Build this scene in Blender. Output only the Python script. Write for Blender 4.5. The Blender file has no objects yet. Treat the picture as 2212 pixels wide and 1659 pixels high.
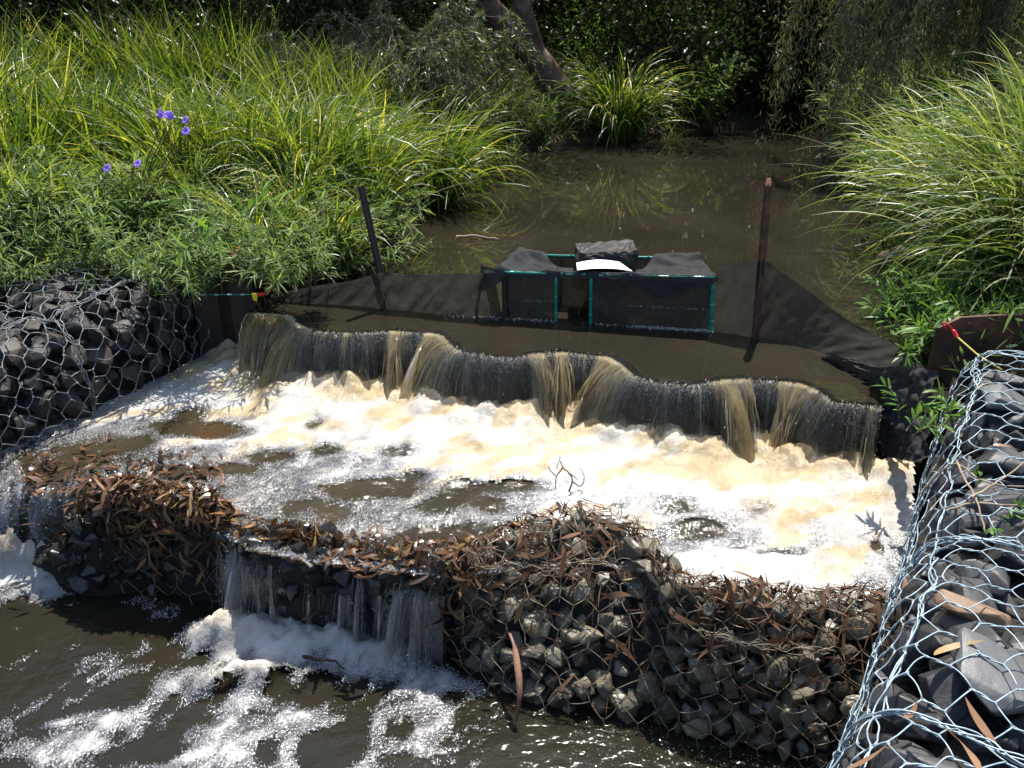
import bpy, bmesh, math, random
import numpy as np
from mathutils import Vector, Matrix, Euler

rng = np.random.default_rng(11)
random.seed(5)
sc = bpy.context.scene
COL = sc.collection

# ------------------------------------------------------------------ camera
FPX, CZ, PITCH, K = 825.0, 2.35, math.radians(25), 1024 / 2212
SP, CP = math.sin(PITCH), math.cos(PITCH)
cam = bpy.data.cameras.new('camera')
cam.sensor_width = 36
cam.lens = FPX / 1024 * 36
cam.clip_start = 0.05
cam.clip_end = 500
co = bpy.data.objects.new('camera', cam)
co.location = (0, 0, CZ)
co.rotation_euler = (math.radians(65), 0, 0)
COL.objects.link(co)
sc.camera = co


def at(px, py, z):
    "world point on the level z seen at photo point (px, py)"
    a = (px * K - 512) / FPX
    b = (384 - py * K) / FPX
    d = (CZ - z) / (SP - CP * b)
    return np.array([a * d, d * (CP + SP * b), z])


def atY(px, py, Y):
    a = (px * K - 512) / FPX
    b = (384 - py * K) / FPX
    d = Y / (CP + SP * b)
    return np.array([a * d, Y, CZ - d * (SP - CP * b)])


Z_UP, Z_MID, Z_LOW = 0.75, 0.42, 0.0

# ------------------------------------------------------------------ noise


def _hash(ix, iy, iz, s):
    h = (ix * 374761393 + iy * 668265263 + iz * 2147483647 + s * 1274126177) & 0xffffffff
    h = ((h ^ (h >> 13)) * 1274126177) & 0xffffffff
    h = (h ^ (h >> 16)) & 0xffffffff
    return h / 4294967295.0


def vnoise(x, y, z=0.0, s=0):
    "gradient noise, about 0..1"
    x, y, z = np.broadcast_arrays(np.asarray(x, float), np.asarray(y, float), np.asarray(z, float))
    x, y = .7986 * x - .6018 * y + .37 * z, .6018 * x + .7986 * y + .21 * z
    fx, fy, fz = np.floor(x), np.floor(y), np.floor(z)
    ix, iy, iz = fx.astype(np.int64), fy.astype(np.int64), fz.astype(np.int64)
    rx, ry, rz = x - fx, y - fy, z - fz
    tx, ty, tz_ = (t * t * t * (t * (t * 6 - 15) + 10) for t in (rx, ry, rz))
    r = 0
    for dx in (0, 1):
        for dy in (0, 1):
            for dz in (0, 1):
                w = (tx if dx else 1 - tx) * (ty if dy else 1 - ty) * (tz_ if dz else 1 - tz_)
                h1 = _hash(ix + dx, iy + dy, iz + dz, s) * 6.2832
                h2 = _hash(ix + dx, iy + dy, iz + dz, s + 91) * 2 - 1
                q = np.sqrt(1 - h2 * h2)
                r = r + w * (np.cos(h1) * q * (rx - dx) + np.sin(h1) * q * (ry - dy) + h2 * (rz - dz))
    return np.clip(.5 + .95 * r, 0, 1)


def fbm(x, y, z=0.0, s=0, o=4):
    r, a, t, f = 0, 1.0, 0, 1.0
    for i in range(o):
        x, y = (.8 * np.asarray(x) - .6 * np.asarray(y), .6 * np.asarray(x) + .8 * np.asarray(y)) if i else (x, y)
        r = r + a * vnoise(np.asarray(x) * f + 7.3 * i, np.asarray(y) * f + 3.1 * i, np.asarray(z) * f, s + i)
        t += a
        a *= 0.5
        f *= 2.03
    return r / t


def sstep(a, b, x):
    t = np.clip((x - a) / (b - a), 0, 1)
    return t * t * (3 - 2 * t)


# ------------------------------------------------------------------ mesh helpers


class MB:
    "collects quads / triangles (numpy) and links them as one mesh object"

    def __init__(s):
        s.V, s.F, s.A, s.n = [], [], [], 0

    def add(s, V, F, a=0.5):
        V = np.asarray(V, float).reshape(-1, 3)
        F = np.asarray(F, np.int64)
        if F.shape[1] == 3:
            F = np.concatenate([F, -np.ones((len(F), 1), np.int64) - s.n], 1)
        s.V.append(V)
        s.F.append(F + s.n)
        s.A.append(np.broadcast_to(np.asarray(a, float), (len(V),)) if np.ndim(a) <= 1 else np.asarray(a).ravel())
        s.n += len(V)
        return s

    def mesh(s, name, mat, smooth=True, extra=None):
        V = np.concatenate(s.V)
        F = np.concatenate(s.F)
        A = np.concatenate(s.A)
        me = bpy.data.meshes.new(name)
        tri = F[:, 3] < 0
        cnt = np.where(tri, 3, 4)
        me.vertices.add(len(V))
        me.vertices.foreach_set('co', V.astype(np.float32).ravel())
        mask = np.ones(F.shape, bool)
        mask[tri, 3] = False
        loops = F[mask]
        me.loops.add(len(loops))
        me.loops.foreach_set('vertex_index', loops.astype(np.int32))
        me.polygons.add(len(F))
        st = np.concatenate([[0], np.cumsum(cnt)[:-1]])
        me.polygons.foreach_set('loop_start', st.astype(np.int32))
        me.polygons.foreach_set('use_smooth', np.full(len(F), smooth))
        me.update(calc_edges=True)
        at_ = me.attributes.new('tint', 'FLOAT', 'POINT')
        at_.data.foreach_set('value', A.astype(np.float32))
        for k, v in (extra or {}).items():
            q = me.attributes.new(k, 'FLOAT', 'POINT')
            q.data.foreach_set('value', np.asarray(v, np.float32))
        if mat:
            me.materials.append(mat)
        return me

    def build(s, name, mat, parent=None, smooth=True, extra=None):
        o = bpy.data.objects.new(name, s.mesh(name, mat, smooth, extra))
        COL.objects.link(o)
        if parent:
            o.parent = parent
        return o


def grid_faces(a, b, off=0):
    i, j = np.meshgrid(np.arange(a - 1), np.arange(b - 1), indexing='ij')
    q = (i * b + j).ravel()
    return np.stack([q, q + b, q + b + 1, q + 1], 1) + off


def nrm(v):
    return v / np.maximum(np.linalg.norm(v, axis=-1, keepdims=True), 1e-9)


def tubes(mb, P, R, sides=5, tint=0.5):
    "P [n, s, 3] paths, R scalar / [n, s] radii"
    P = np.asarray(P, float)
    if P.ndim == 2:
        P = P[None]
    n, s, _ = P.shape
    R = np.broadcast_to(np.asarray(R, float), (n, s))
    T = nrm(np.gradient(P, axis=1))
    up = np.where(np.abs(T[:, :1, 2:3]) > 0.9, np.array([1., 0, 0]), np.array([0, 0, 1.]))
    A = nrm(np.cross(T, np.broadcast_to(up, T.shape)))
    B = np.cross(T, A)
    ang = np.arange(sides) / sides * 2 * math.pi
    V = P[:, :, None] + R[:, :, None, None] * (A[:, :, None] * np.cos(ang)[:, None] + B[:, :, None] * np.sin(ang)[:, None])
    i, j, k = np.meshgrid(np.arange(n), np.arange(s - 1), np.arange(sides), indexing='ij')
    k2 = (k + 1) % sides
    f = lambda a, b, c: (a * s + b) * sides + c
    F = np.stack([f(i, j, k), f(i, j, k2), f(i, j + 1, k2), f(i, j + 1, k)], -1).reshape(-1, 4)
    t = np.asarray(tint, float)
    if t.ndim == 1 and len(t) == n:
        t = np.repeat(t, s * sides)
    mb.add(V.reshape(-1, 3), F, t)
    # end caps
    if sides == 4:
        caps = np.stack([f(np.arange(n), e, c) for e in (0,) for c in range(4)], -1)
        caps2 = np.stack([f(np.arange(n), s - 1, c) for c in range(4)], -1)
        mb.F.append(np.concatenate([caps, caps2]) + mb.n - len(V.reshape(-1, 3)))
    else:
        off = mb.n
        ce = np.concatenate([P[:, 0], P[:, -1]])
        base = off - n * s * sides
        fs = []
        for e, row in ((0, 0), (1, s - 1)):
            for c in range(sides):
                fs.append(np.stack([off - base + e * n + np.arange(n), f(np.arange(n), row, c), f(np.arange(n), row, (c + 1) % sides), -np.ones(n, int)], -1))
        fs = np.concatenate(fs)
        bad = fs[:, 3] < 0
        fs = fs + base
        fs[bad, 3] = -1
        mb.V.append(ce)
        mb.F.append(fs)
        mb.A.append(np.full(len(ce), float(np.mean(t))))
        mb.n += len(ce)
    return mb


def strips(mb, P, Wd, side, tint):
    "flat ribbons: P [n,s,3], Wd [n,s] full width, side [n,s,3]"
    n, s, _ = P.shape
    h = (Wd * 0.5)[..., None]
    V = np.stack([P - side * h, P + side * h], 2)
    i, j = np.meshgrid(np.arange(n), np.arange(s - 1), indexing='ij')
    q = ((i * s + j) * 2).ravel()
    F = np.stack([q, q + 1, q + 3, q + 2], 1)
    t = np.asarray(tint, float)
    if t.ndim == 1:
        t = np.repeat(t[:, None], s, 1)
    mb.add(V.reshape(-1, 3), F, np.repeat(t.ravel(), 2))
    return mb


def box(mb, c, sx, sy, sz, M=None, t=0.5):
    v = np.array([[x, y, z] for x in (-.5, .5) for y in (-.5, .5) for z in (-.5, .5)]) * (sx, sy, sz)
    if M is not None:
        v = v @ np.asarray(M).T
    F = [[0, 1, 3, 2], [4, 6, 7, 5], [0, 4, 5, 1], [2, 3, 7, 6], [0, 2, 6, 4], [1, 5, 7, 3]]
    mb.add(v + np.asarray(c), F, t)


def resample(pts, step):
    pts = np.asarray(pts, float)
    d = np.concatenate([[0], np.cumsum(np.linalg.norm(np.diff(pts, axis=0), axis=1))])
    n = max(2, int(d[-1] / step) + 1)
    s = np.linspace(0, d[-1], n)
    return np.stack([np.interp(s, d, pts[:, i]) for i in range(pts.shape[1])], 1), s


def smooth(a, k):
    if k < 2:
        return a
    w = np.ones(k) / k
    pad = np.concatenate([np.repeat(a[:1], k // 2, 0), a, np.repeat(a[-1:], k - 1 - k // 2, 0)])
    return np.stack([np.convolve(pad[:, i], w, 'valid') for i in range(a.shape[1])], 1)


def spath(pts, n):
    "smooth path through pts with n samples"
    pts = np.asarray(pts, float)
    m = len(pts)
    t = np.linspace(0, m - 1, n)
    i = np.clip(np.floor(t).astype(int), 0, m - 2)
    u = (t - i)[:, None]
    g = lambda k: pts[np.clip(k, 0, m - 1)]
    p0, p1, p2, p3 = g(i - 1), g(i), g(i + 1), g(i + 2)
    return 0.5 * (2 * p1 + (p2 - p0) * u + (2 * p0 - 5 * p1 + 4 * p2 - p3) * u * u + (3 * p1 - p0 - 3 * p2 + p3) * u ** 3)


def pdist(X, Y, poly):
    poly = np.asarray(poly, float)[:, :2]
    d = np.full(X.shape, 1e9)
    for a, b in zip(poly[:-1], poly[1:]):
        e = b - a
        L = max(e @ e, 1e-12)
        t = np.clip(((X - a[0]) * e[0] + (Y - a[1]) * e[1]) / L, 0, 1)
        d = np.minimum(d, np.hypot(X - a[0] - t * e[0], Y - a[1] - t * e[1]))
    return d


def inside(X, Y, poly):
    poly = np.asarray(poly, float)
    r = np.zeros(X.shape, bool)
    n = len(poly)
    for i in range(n):
        (x1, y1), (x2, y2) = poly[i][:2], poly[(i + 1) % n][:2]
        if y1 == y2:
            continue
        c = ((y1 > Y) != (y2 > Y)) & (X < (x2 - x1) * (Y - y1) / (y2 - y1) + x1)
        r ^= c
    return r


# ------------------------------------------------------------------ tagging


def tag(o, label=None, cat=None, group=None, kind=None):
    if label:
        o['label'] = label
    if cat:
        o['category'] = cat
    if group:
        o['group'] = group
    if kind:
        o['kind'] = kind
    return o


def empty(name, loc, label, cat, group=None):
    o = bpy.data.objects.new(name, None)
    o.location = loc
    o.empty_display_size = 0.1
    COL.objects.link(o)
    return tag(o, label, cat, group)


def keep(o, root):
    "parent o to the root, its geometry was made in world coordinates"
    o.parent = root
    o.matrix_parent_inverse = Matrix.Translation(root.location).inverted()
    return o


def dup(root, loc, rz=0.0, sc_=1.0, label=None, group=None, rot=None):
    c = root.copy()
    COL.objects.link(c)
    c.location = loc
    c.rotation_euler = rot if rot is not None else (0, 0, rz)
    c.scale = sc_ if hasattr(sc_, '__len__') else (sc_, sc_, sc_)
    if label:
        c['label'] = label
    if group:
        c['group'] = group
    elif 'group' in c:
        del c['group']
    for ch in root.children:
        d = ch.copy()
        COL.objects.link(d)
        d.parent = c
        for g in ch.children:
            e = g.copy()
            COL.objects.link(e)
            e.parent = d
    return c


# ------------------------------------------------------------------ materials


class NT:
    def __init__(s, name):
        s.m = bpy.data.materials.new(name)
        s.m.use_nodes = True
        s.t = s.m.node_tree
        s.t.nodes.clear()
        s.out = s.t.nodes.new('ShaderNodeOutputMaterial')

    def n(s, typ, props=None, **inp):
        nd = s.t.nodes.new('ShaderNode' + typ)
        for k, v in (props or {}).items():
            setattr(nd, k, v)
        for k, v in inp.items():
            key = int(k[1:]) if k[0] == '_' and k[1:].isdigit() else k.replace('__', ' ')
            so = nd.inputs[key]
            if isinstance(v, bpy.types.NodeSocket):
                s.t.links.new(v, so)
            else:
                so.default_value = v
        return nd

    def ramp(s, fac, stops, interp='LINEAR'):
        nd = s.n('ValToRGB', Fac=fac)
        cr = nd.color_ramp
        cr.interpolation = interp
        while len(cr.elements) < len(stops):
            cr.elements.new(0.5)
        for e, (p, c) in zip(cr.elements, stops):
            e.position = p
            e.color = (c, c, c, 1) if not hasattr(c, '__len__') else (*c, 1)
        return nd.outputs[0]

    def attr(s, name):
        return s.n('Attribute', {'attribute_name': name}).outputs['Fac']

    def math(s, op, a, b=0.0, clamp=False):
        return s.n('Math', {'operation': op, 'use_clamp': clamp}, _0=a, _1=b).outputs[0]

    def mix(s, f, a, b):
        nd = s.n('Mix', {'data_type': 'RGBA'}, _0=f, _6=a, _7=b)
        return nd.outputs[2]

    def obj(s):
        return s.n('TexCoord').outputs['Object']

    def noise(s, vec, scale, detail=4, rough=0.5, dist=0.0):
        return s.n('TexNoise', None, Vector=vec, Scale=scale, Detail=detail, Roughness=rough, Distortion=dist).outputs[0]

    def bump(s, h, strength=0.5, dist=0.01, normal=None):
        kw = dict(Height=h, Strength=strength, Distance=dist)
        if normal:
            kw['Normal'] = normal
        return s.n('Bump', None, **kw).outputs[0]

    def map(s, vec, scale):
        return s.n('Mapping', None, Vector=vec, Scale=scale).outputs[0]

    def done(s, shader):
        s.t.links.new(shader, s.out.inputs[0])
        return s.m


def C4(c):
    return (*c, 1)


def leaf_mat(name, stops, transl=0.4, gloss=0.06, tcol=(1.5, 1.35, 0.5), rough=0.35):
    t = NT(name)
    inf = t.n('ObjectInfo').outputs['Random']
    tin = t.math('ADD', t.attr('tint'), t.math('MULTIPLY', t.math('SUBTRACT', inf, 0.5), 0.14))
    c = t.ramp(tin, stops)
    tc = t.n('Mix', {'data_type': 'RGBA', 'blend_type': 'MULTIPLY'}, _0=1.0, _6=c, _7=C4(tcol)).outputs[2]
    d = t.n('BsdfDiffuse', None, Color=c)
    tr = t.n('BsdfTranslucent', None, Color=tc)
    m1 = t.n('MixShader', None, _0=transl, _1=d.outputs[0], _2=tr.outputs[0])
    g = t.n('BsdfGlossy', None, Color=(1, 1, 1, 1), Roughness=rough)
    fr = t.math('MULTIPLY', t.n('LayerWeight', None, Blend=0.35).outputs['Fresnel'], gloss * 4, True)
    m2 = t.n('MixShader', None, _0=fr, _1=m1.outputs[0], _2=g.outputs[0])
    return t.done(m2.outputs[0])


M = {}
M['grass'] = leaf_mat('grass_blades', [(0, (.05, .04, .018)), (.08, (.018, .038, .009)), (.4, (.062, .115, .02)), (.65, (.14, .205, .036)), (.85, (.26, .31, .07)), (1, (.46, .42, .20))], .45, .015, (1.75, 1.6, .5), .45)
M['grass_pale'] = leaf_mat('pale_grass_blades', [(0, (.06, .05, .025)), (.1, (.04, .065, .018)), (.4, (.085, .14, .03)), (.65, (.17, .235, .06)), (.85, (.32, .36, .13)), (1, (.52, .48, .24))], .42, .015, (1.35, 1.35, .6), .45)
M['grass_cool'] = leaf_mat('grass_blades_cool', [(0, (.04, .04, .02)), (.2, (.05, .08, .025)), (.55, (.11, .15, .045)), (.85, (.23, .25, .10)), (1, (.36, .31, .17))], .42, .015, (1.3, 1.4, .5), .5)
M['herb'] = leaf_mat('herb_leaves', [(0, (.045, .065, .02)), (.4, (.11, .175, .055)), (.75, (.19, .26, .095)), (1, (.30, .35, .15))], .42, .025, (1.45, 1.5, .55), .45)
M['herb_bright'] = leaf_mat('bright_herb_leaves', [(0, (.04, .085, .02)), (.5, (.10, .20, .04)), (1, (.19, .30, .07))], .42, .05, (1.5, 1.55, .45), .4)
M['shrub'] = leaf_mat('shrub_leaves', [(0, (.06, .07, .035)), (.5, (.11, .135, .065)), (.85, (.19, .21, .11)), (1, (.28, .24, .15))], .35, .02, (1.4, 1.4, .6), .5)
M['forest'] = leaf_mat('forest_leaves', [(0, (.018, .024, .010)), (.6, (.036, .052, .020)), (1, (.075, .095, .04))], .3, .015, (1.4, 1.4, .5), .4)  # leaf tones lowered to carry the shade of the backlit trees
M['forest_dark'] = leaf_mat('deep_forest_leaves', [(0, (.006, .008, .004)), (1, (.016, .022, .01))], .1, .03, (1.3, 1.3, .5))  # near-black leaf colour carries the shade deep in the wood
M['droop'] = leaf_mat('drooping_foliage', [(0, (.05, .058, .034)), (.6, (.11, .125, .07)), (1, (.26, .26, .165))], .4, .015, (1.4, 1.4, .7), .5)
M['litter'] = leaf_mat('dry_leaves', [(0, (.025, .016, .010)), (.3, (.075, .042, .026)), (.6, (.16, .092, .056)), (.8, (.27, .155, .09)), (.93, (.38, .25, .12)), (1, (.12, .18, .05))], .25, .012, (1.2, 1.0, .6), .35)
M['litter_wet'] = leaf_mat('wet_leaves', [(0, (.018, .012, .007)), (.4, (.06, .032, .018)), (.7, (.14, .07, .035)), (.9, (.30, .16, .06)), (1, (.10, .13, .035))], .15, .012, (1.3, .9, .5), .25)


def flower_mat():
    t = NT('purple_petals')
    c = t.ramp(t.attr('tint'), [(0, (.16, .05, .32)), (.4, (.38, .22, .80)), (1, (.50, .34, .90))])
    d = t.n('BsdfDiffuse', None, Color=c)
    tr = t.n('BsdfTranslucent', None, Color=c)
    return t.done(t.n('MixShader', None, _0=.4, _1=d.outputs[0], _2=tr.outputs[0]).outputs[0])


M['flower'] = flower_mat()


def solid(name, stops, scale, rough=0.7, bump=0.4, bdist=0.01, spec=0.4, metal=0.0, detail=5, tint=0.0, coord='obj'):
    t = NT(name)
    v = t.obj()
    f = t.noise(v, scale, detail, 0.6)
    if tint:
        f = t.math('ADD', f, t.math('MULTIPLY', t.math('SUBTRACT', t.attr('tint'), 0.5), tint), True)
    c = t.ramp(f, stops)
    p = t.n('BsdfPrincipled', None, Base__Color=c, Roughness=rough, Metallic=metal, Normal=t.bump(t.noise(v, scale * 3, 6, .6), bump, bdist))
    p.inputs['Specular IOR Level'].default_value = spec
    return t.done(p.outputs[0])


def stone_mat(name, stops, rough=0.55, scale=9.0, rnd=.5, spec=.45):
    t = NT(name)
    v = t.obj()
    inf = t.n('ObjectInfo').outputs['Random']
    w = t.n('CombineXYZ', None, _0=t.math('MULTIPLY', inf, 37.0), _1=t.math('MULTIPLY', inf, 11.0), _2=0.0).outputs[0]
    vv = t.n('VectorMath', {'operation': 'ADD'}, _0=v, _1=w).outputs[0]
    n1 = t.noise(vv, scale, 8, .65)
    n2 = t.noise(vv, scale * .28, 3, .5)
    f = t.math('ADD', t.math('MULTIPLY', n1, .65), t.math('MULTIPLY', n2, .35))
    f = t.math('ADD', f, t.math('MULTIPLY', t.math('SUBTRACT', inf, .5), rnd), True)
    c = t.ramp(f, stops)
    cr = t.n('TexVoronoi', {'feature': 'DISTANCE_TO_EDGE'}, Vector=vv, Scale=scale * .33).outputs['Distance']
    b1 = t.bump(n1, .55, .012)
    b2 = t.bump(t.noise(vv, scale * 6, 4, .6), .35, .003, b1)
    p = t.n('BsdfPrincipled', None, Base__Color=c, Roughness=rough, Normal=b2)
    p.inputs['Specular IOR Level'].default_value = spec
    return t.done(p.outputs[0])


M['stone_dark'] = stone_mat('basalt', [(.15, (.011, .011, .0115)), (.4, (.028, .0275, .028)), (.62, (.055, .0535, .053)), (.85, (.115, .11, .107))], .5, 2.2, .28)
M['stone_left'] = stone_mat('shade_dimmed_stone', [(.15, (.006, .0055, .005)), (.42, (.018, .016, .014)), (.65, (.04, .033, .025)), (.9, (.14, .105, .065))], .6, 2.2, .35)  # brown stone, toned down to deepen the shaded front face
M['stone_wet'] = stone_mat('olive_stone', [(.15, (.035, .03, .02)), (.42, (.10, .086, .058)), (.65, (.19, .165, .11)), (.9, (.38, .33, .22))], .42, 2.4, .4, .5)
M['stone_black'] = stone_mat('black_wet_stone', [(.15, (.006, .005, .004)), (.5, (.018, .015, .011)), (.9, (.05, .042, .03))], .3, 2.4, .3, .5)
M['stone_orange'] = stone_mat('orange_stone', [(.2, (.10, .055, .03)), (.6, (.24, .15, .09)), (.9, (.34, .23, .14))], .6, 2.2, .1)
M['stone_pale'] = stone_mat('pale_stone', [(.2, (.07, .07, .069)), (.6, (.125, .125, .122)), (.9, (.21, .21, .205))], .5, 2.2, .1)
M['rock_wet'] = stone_mat('wet_rock', [(.2, (.006, .0045, .0045)), (.6, (.016, .012, .0115)), (.9, (.045, .031, .03))], .6, 9., .1, .35)
M['wire'] = solid('galvanised_wire', [(.3, (.20, .26, .29)), (.7, (.40, .49, .53))], 30, .5, .1, .001, .4, .25)
M['wire_left'] = solid('shade_dimmed_wire', [(.3, (.085, .095, .10)), (.7, (.22, .235, .24))], 30, .5, .1, .001, .4, .3)  # galvanised wire, colour dimmed for the shade on the left basket
M['wire_rust'] = solid('dirty_wire', [(.3, (.11, .09, .06)), (.7, (.30, .25, .17))], 25, .55, .2, .001, .4, .25)
M['fill'] = solid('dark_backing', [(.3, (.008, .007, .006)), (.7, (.03, .027, .022))], 14, .85, .8, .03)  # near-black sheet colour keeps the gaps between stones dark
M['soil'] = solid('bank_soil', [(.3, (.018, .013, .008)), (.7, (.055, .040, .022))], 3, .95, .8, .03, .2)
M['rust'] = solid('rusty_steel', [(.25, (.012, .008, .006)), (.5, (.045, .022, .013)), (.75, (.13, .05, .02))], 9, .7, .5, .004)
M['rust_dark'] = solid('dark_wet_steel', [(.25, (.007, .006, .006)), (.6, (.02, .014, .011)), (.85, (.06, .026, .014))], 5, .5, .4, .004)
M['weirwall'] = solid('slimy_weir_wall', [(.3, (.022, .024, .022)), (.6, (.045, .048, .043)), (.85, (.085, .08, .06))], 7, .4, .4, .006)
M['picket'] = solid('rusted_picket', [(.2, (.018, .010, .007)), (.5, (.07, .032, .02)), (.75, (.20, .075, .035))], 22, .75, .5, .003)
M['picket_dark'] = solid('dark_picket', [(.2, (.007, .006, .006)), (.6, (.022, .016, .014)), (.9, (.07, .035, .022))], 20, .65, .4, .003)
M['bark'] = solid('bark', [(.2, (.035, .022, .016)), (.5, (.095, .062, .045)), (.75, (.20, .14, .105))], 5, .85, .9, .03, .2, 0, 6, .6)
M['bark_dark'] = solid('dark_bark', [(.2, (.012, .010, .008)), (.7, (.05, .04, .032))], 7, .9, .8, .02, .2)
M['twig'] = solid('twig_bark', [(.2, (.03, .02, .014)), (.7, (.10, .07, .05))], 20, .8, .4, .003, .3)
M['twig_pale'] = solid('pale_twig', [(.2, (.16, .12, .08)), (.7, (.34, .27, .19))], 20, .8, .4, .003, .3)
M['driftwood'] = solid('driftwood', [(.2, (.10, .07, .05)), (.7, (.32, .23, .17))], 8, .8, .5, .006, .3)
M['barkstrip'] = solid('bark_strip', [(.2, (.10, .045, .028)), (.7, (.30, .16, .10))], 14, .6, .4, .004, .4)
M['green'] = solid('green_plastic', [(.3, (.0, .12, .085)), (.7, (.004, .22, .15))], 12, .25, .1, .001, .6)
M['red'] = solid('red_plastic', [(.3, (.55, .015, .015)), (.7, (.7, .04, .035))], 12, .3, .05, .001, .5)
M['yellow'] = solid('yellow_tape', [(.3, (.6, .48, .01)), (.7, (.75, .62, .03))], 12, .45, .1, .001, .4)
M['bedrock'] = solid('creek_bed', [(.3, (.02, .014, .008)), (.7, (.06, .04, .022))], 4, .8, .6, .02)


def cord_mat(name, a, b, n):
    t = NT(name)
    f = t.math('GREATER_THAN', t.math('FRACT', t.math('MULTIPLY', t.attr('tint'), n)), .72)
    p = t.n('BsdfPrincipled', None, Base__Color=t.mix(f, C4(a), C4(b)), Roughness=.5)
    return t.done(p.outputs[0])


M['cord_green'] = cord_mat('green_cord', (.0, .13, .10), (.25, .55, .5), 9)
M['cord_yellow'] = cord_mat('yellow_cord', (.62, .55, .08), (.05, .05, .03), 30)


def card_mat():
    t = NT('printed_card')
    v = t.n('TexCoord').outputs['UV']
    s = t.n('SeparateXYZ', None, _0=v)
    y = t.math('FRACT', t.math('MULTIPLY', s.outputs[1], 7.0))
    line = t.math('GREATER_THAN', y, .72)
    words = t.math('GREATER_THAN', t.noise(t.map(v, (24, 7, 1)), 2.0, 1, .5), .47)
    x1 = t.math('MULTIPLY', t.math('GREATER_THAN', s.outputs[0], .36), t.math('LESS_THAN', s.outputs[0], .93))
    y1 = t.math('MULTIPLY', t.math('GREATER_THAN', s.outputs[1], .12), t.math('LESS_THAN', s.outputs[1], .9))
    f = t.math('MULTIPLY', t.math('MULTIPLY', line, words), t.math('MULTIPLY', x1, y1))
    bx = t.math('MULTIPLY', t.math('GREATER_THAN', s.outputs[0], .08), t.math('LESS_THAN', s.outputs[0], .2))
    by = t.math('MULTIPLY', t.math('GREATER_THAN', s.outputs[1], .42), t.math('LESS_THAN', s.outputs[1], .66))
    f = t.math('MAXIMUM', t.math('MULTIPLY', f, .45), t.math('MULTIPLY', t.math('MULTIPLY', bx, by), .75))
    p = t.n('BsdfPrincipled', None, Base__Color=t.mix(f, (.84, .84, .83, 1), (.22, .22, .24, 1)), Roughness=.35)
    return t.done(p.outputs[0])


M['card'] = card_mat()


def cloth_mat(name, trans, col, trl=.45):
    t = NT(name)
    v = t.obj()
    n = t.noise(v, 14, 4, .6)
    n2 = t.noise(v, 90, 3, .6)
    c = t.ramp(n, [(.3, tuple(x * .85 for x in col)), (.7, tuple(x * 1.2 for x in col))])
    p = t.n('BsdfPrincipled', None, Base__Color=c, Roughness=.7, Normal=t.bump(n2, .5, .004))
    p.inputs['Specular IOR Level'].default_value = .2
    tl = t.n('BsdfTranslucent', None, Color=c)
    sh = t.n('MixShader', None, _0=trl, _1=p.outputs[0], _2=tl.outputs[0])
    tr = t.n('BsdfTransparent', None, Color=(1, 1, 1, 1))
    f = t.math('MULTIPLY_ADD', n2, .25)
    t.t.nodes[-1].inputs[2].default_value = trans - .12
    return t.done(t.n('MixShader', None, _0=f, _1=sh.outputs[0], _2=tr.outputs[0]).outputs[0])


M['cloth'] = cloth_mat('shade_cloth', .06, (.022, .0225, .024), .2)
M['mesh'] = cloth_mat('fine_net', .14, (.042, .040, .036), .55)
M['panel'] = cloth_mat('panel_net', .16, (.075, .069, .06), .6)
M['meshdark'] = cloth_mat('black_net', .15, (.02, .021, .022), .3)


def water_mat(name, stops, bump_s, wav, rough=.03, bd=.01, wscale=(1, 1, 1)):
    t = NT(name)
    v = t.obj()
    n = t.noise(v, 1.1, 5, .6, .6)
    c = t.ramp(n, stops)
    w = t.map(v, wscale)
    h = t.math('ADD', t.noise(w, wav, 3, .5, .4), t.math('MULTIPLY', t.noise(w, wav * 4.5, 3, .55), .25))
    p = t.n('BsdfPrincipled', None, Base__Color=c, Roughness=rough, IOR=1.33, Normal=t.bump(h, bump_s, bd))
    return t.done(p.outputs[0])


M['pool'] = water_mat('brown_pool_water', [(.3, (.014, .0118, .0078)), (.7, (.025, .0212, .0142))], .05, 3.0, .01, .02)
M['midwater'] = water_mat('rushing_brown_water', [(.3, (.020, .0175, .010)), (.55, (.034, .028, .015)), (.8, (.075, .036, .014))], .7, 14, .08, .02)
M['lowwater'] = water_mat('dark_brown_water', [(.3, (.012, .011, .007)), (.65, (.021, .018, .011)), (.85, (.04, .024, .011))], .42, 16, .05, .012, (1, 1.4, 1))


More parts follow.
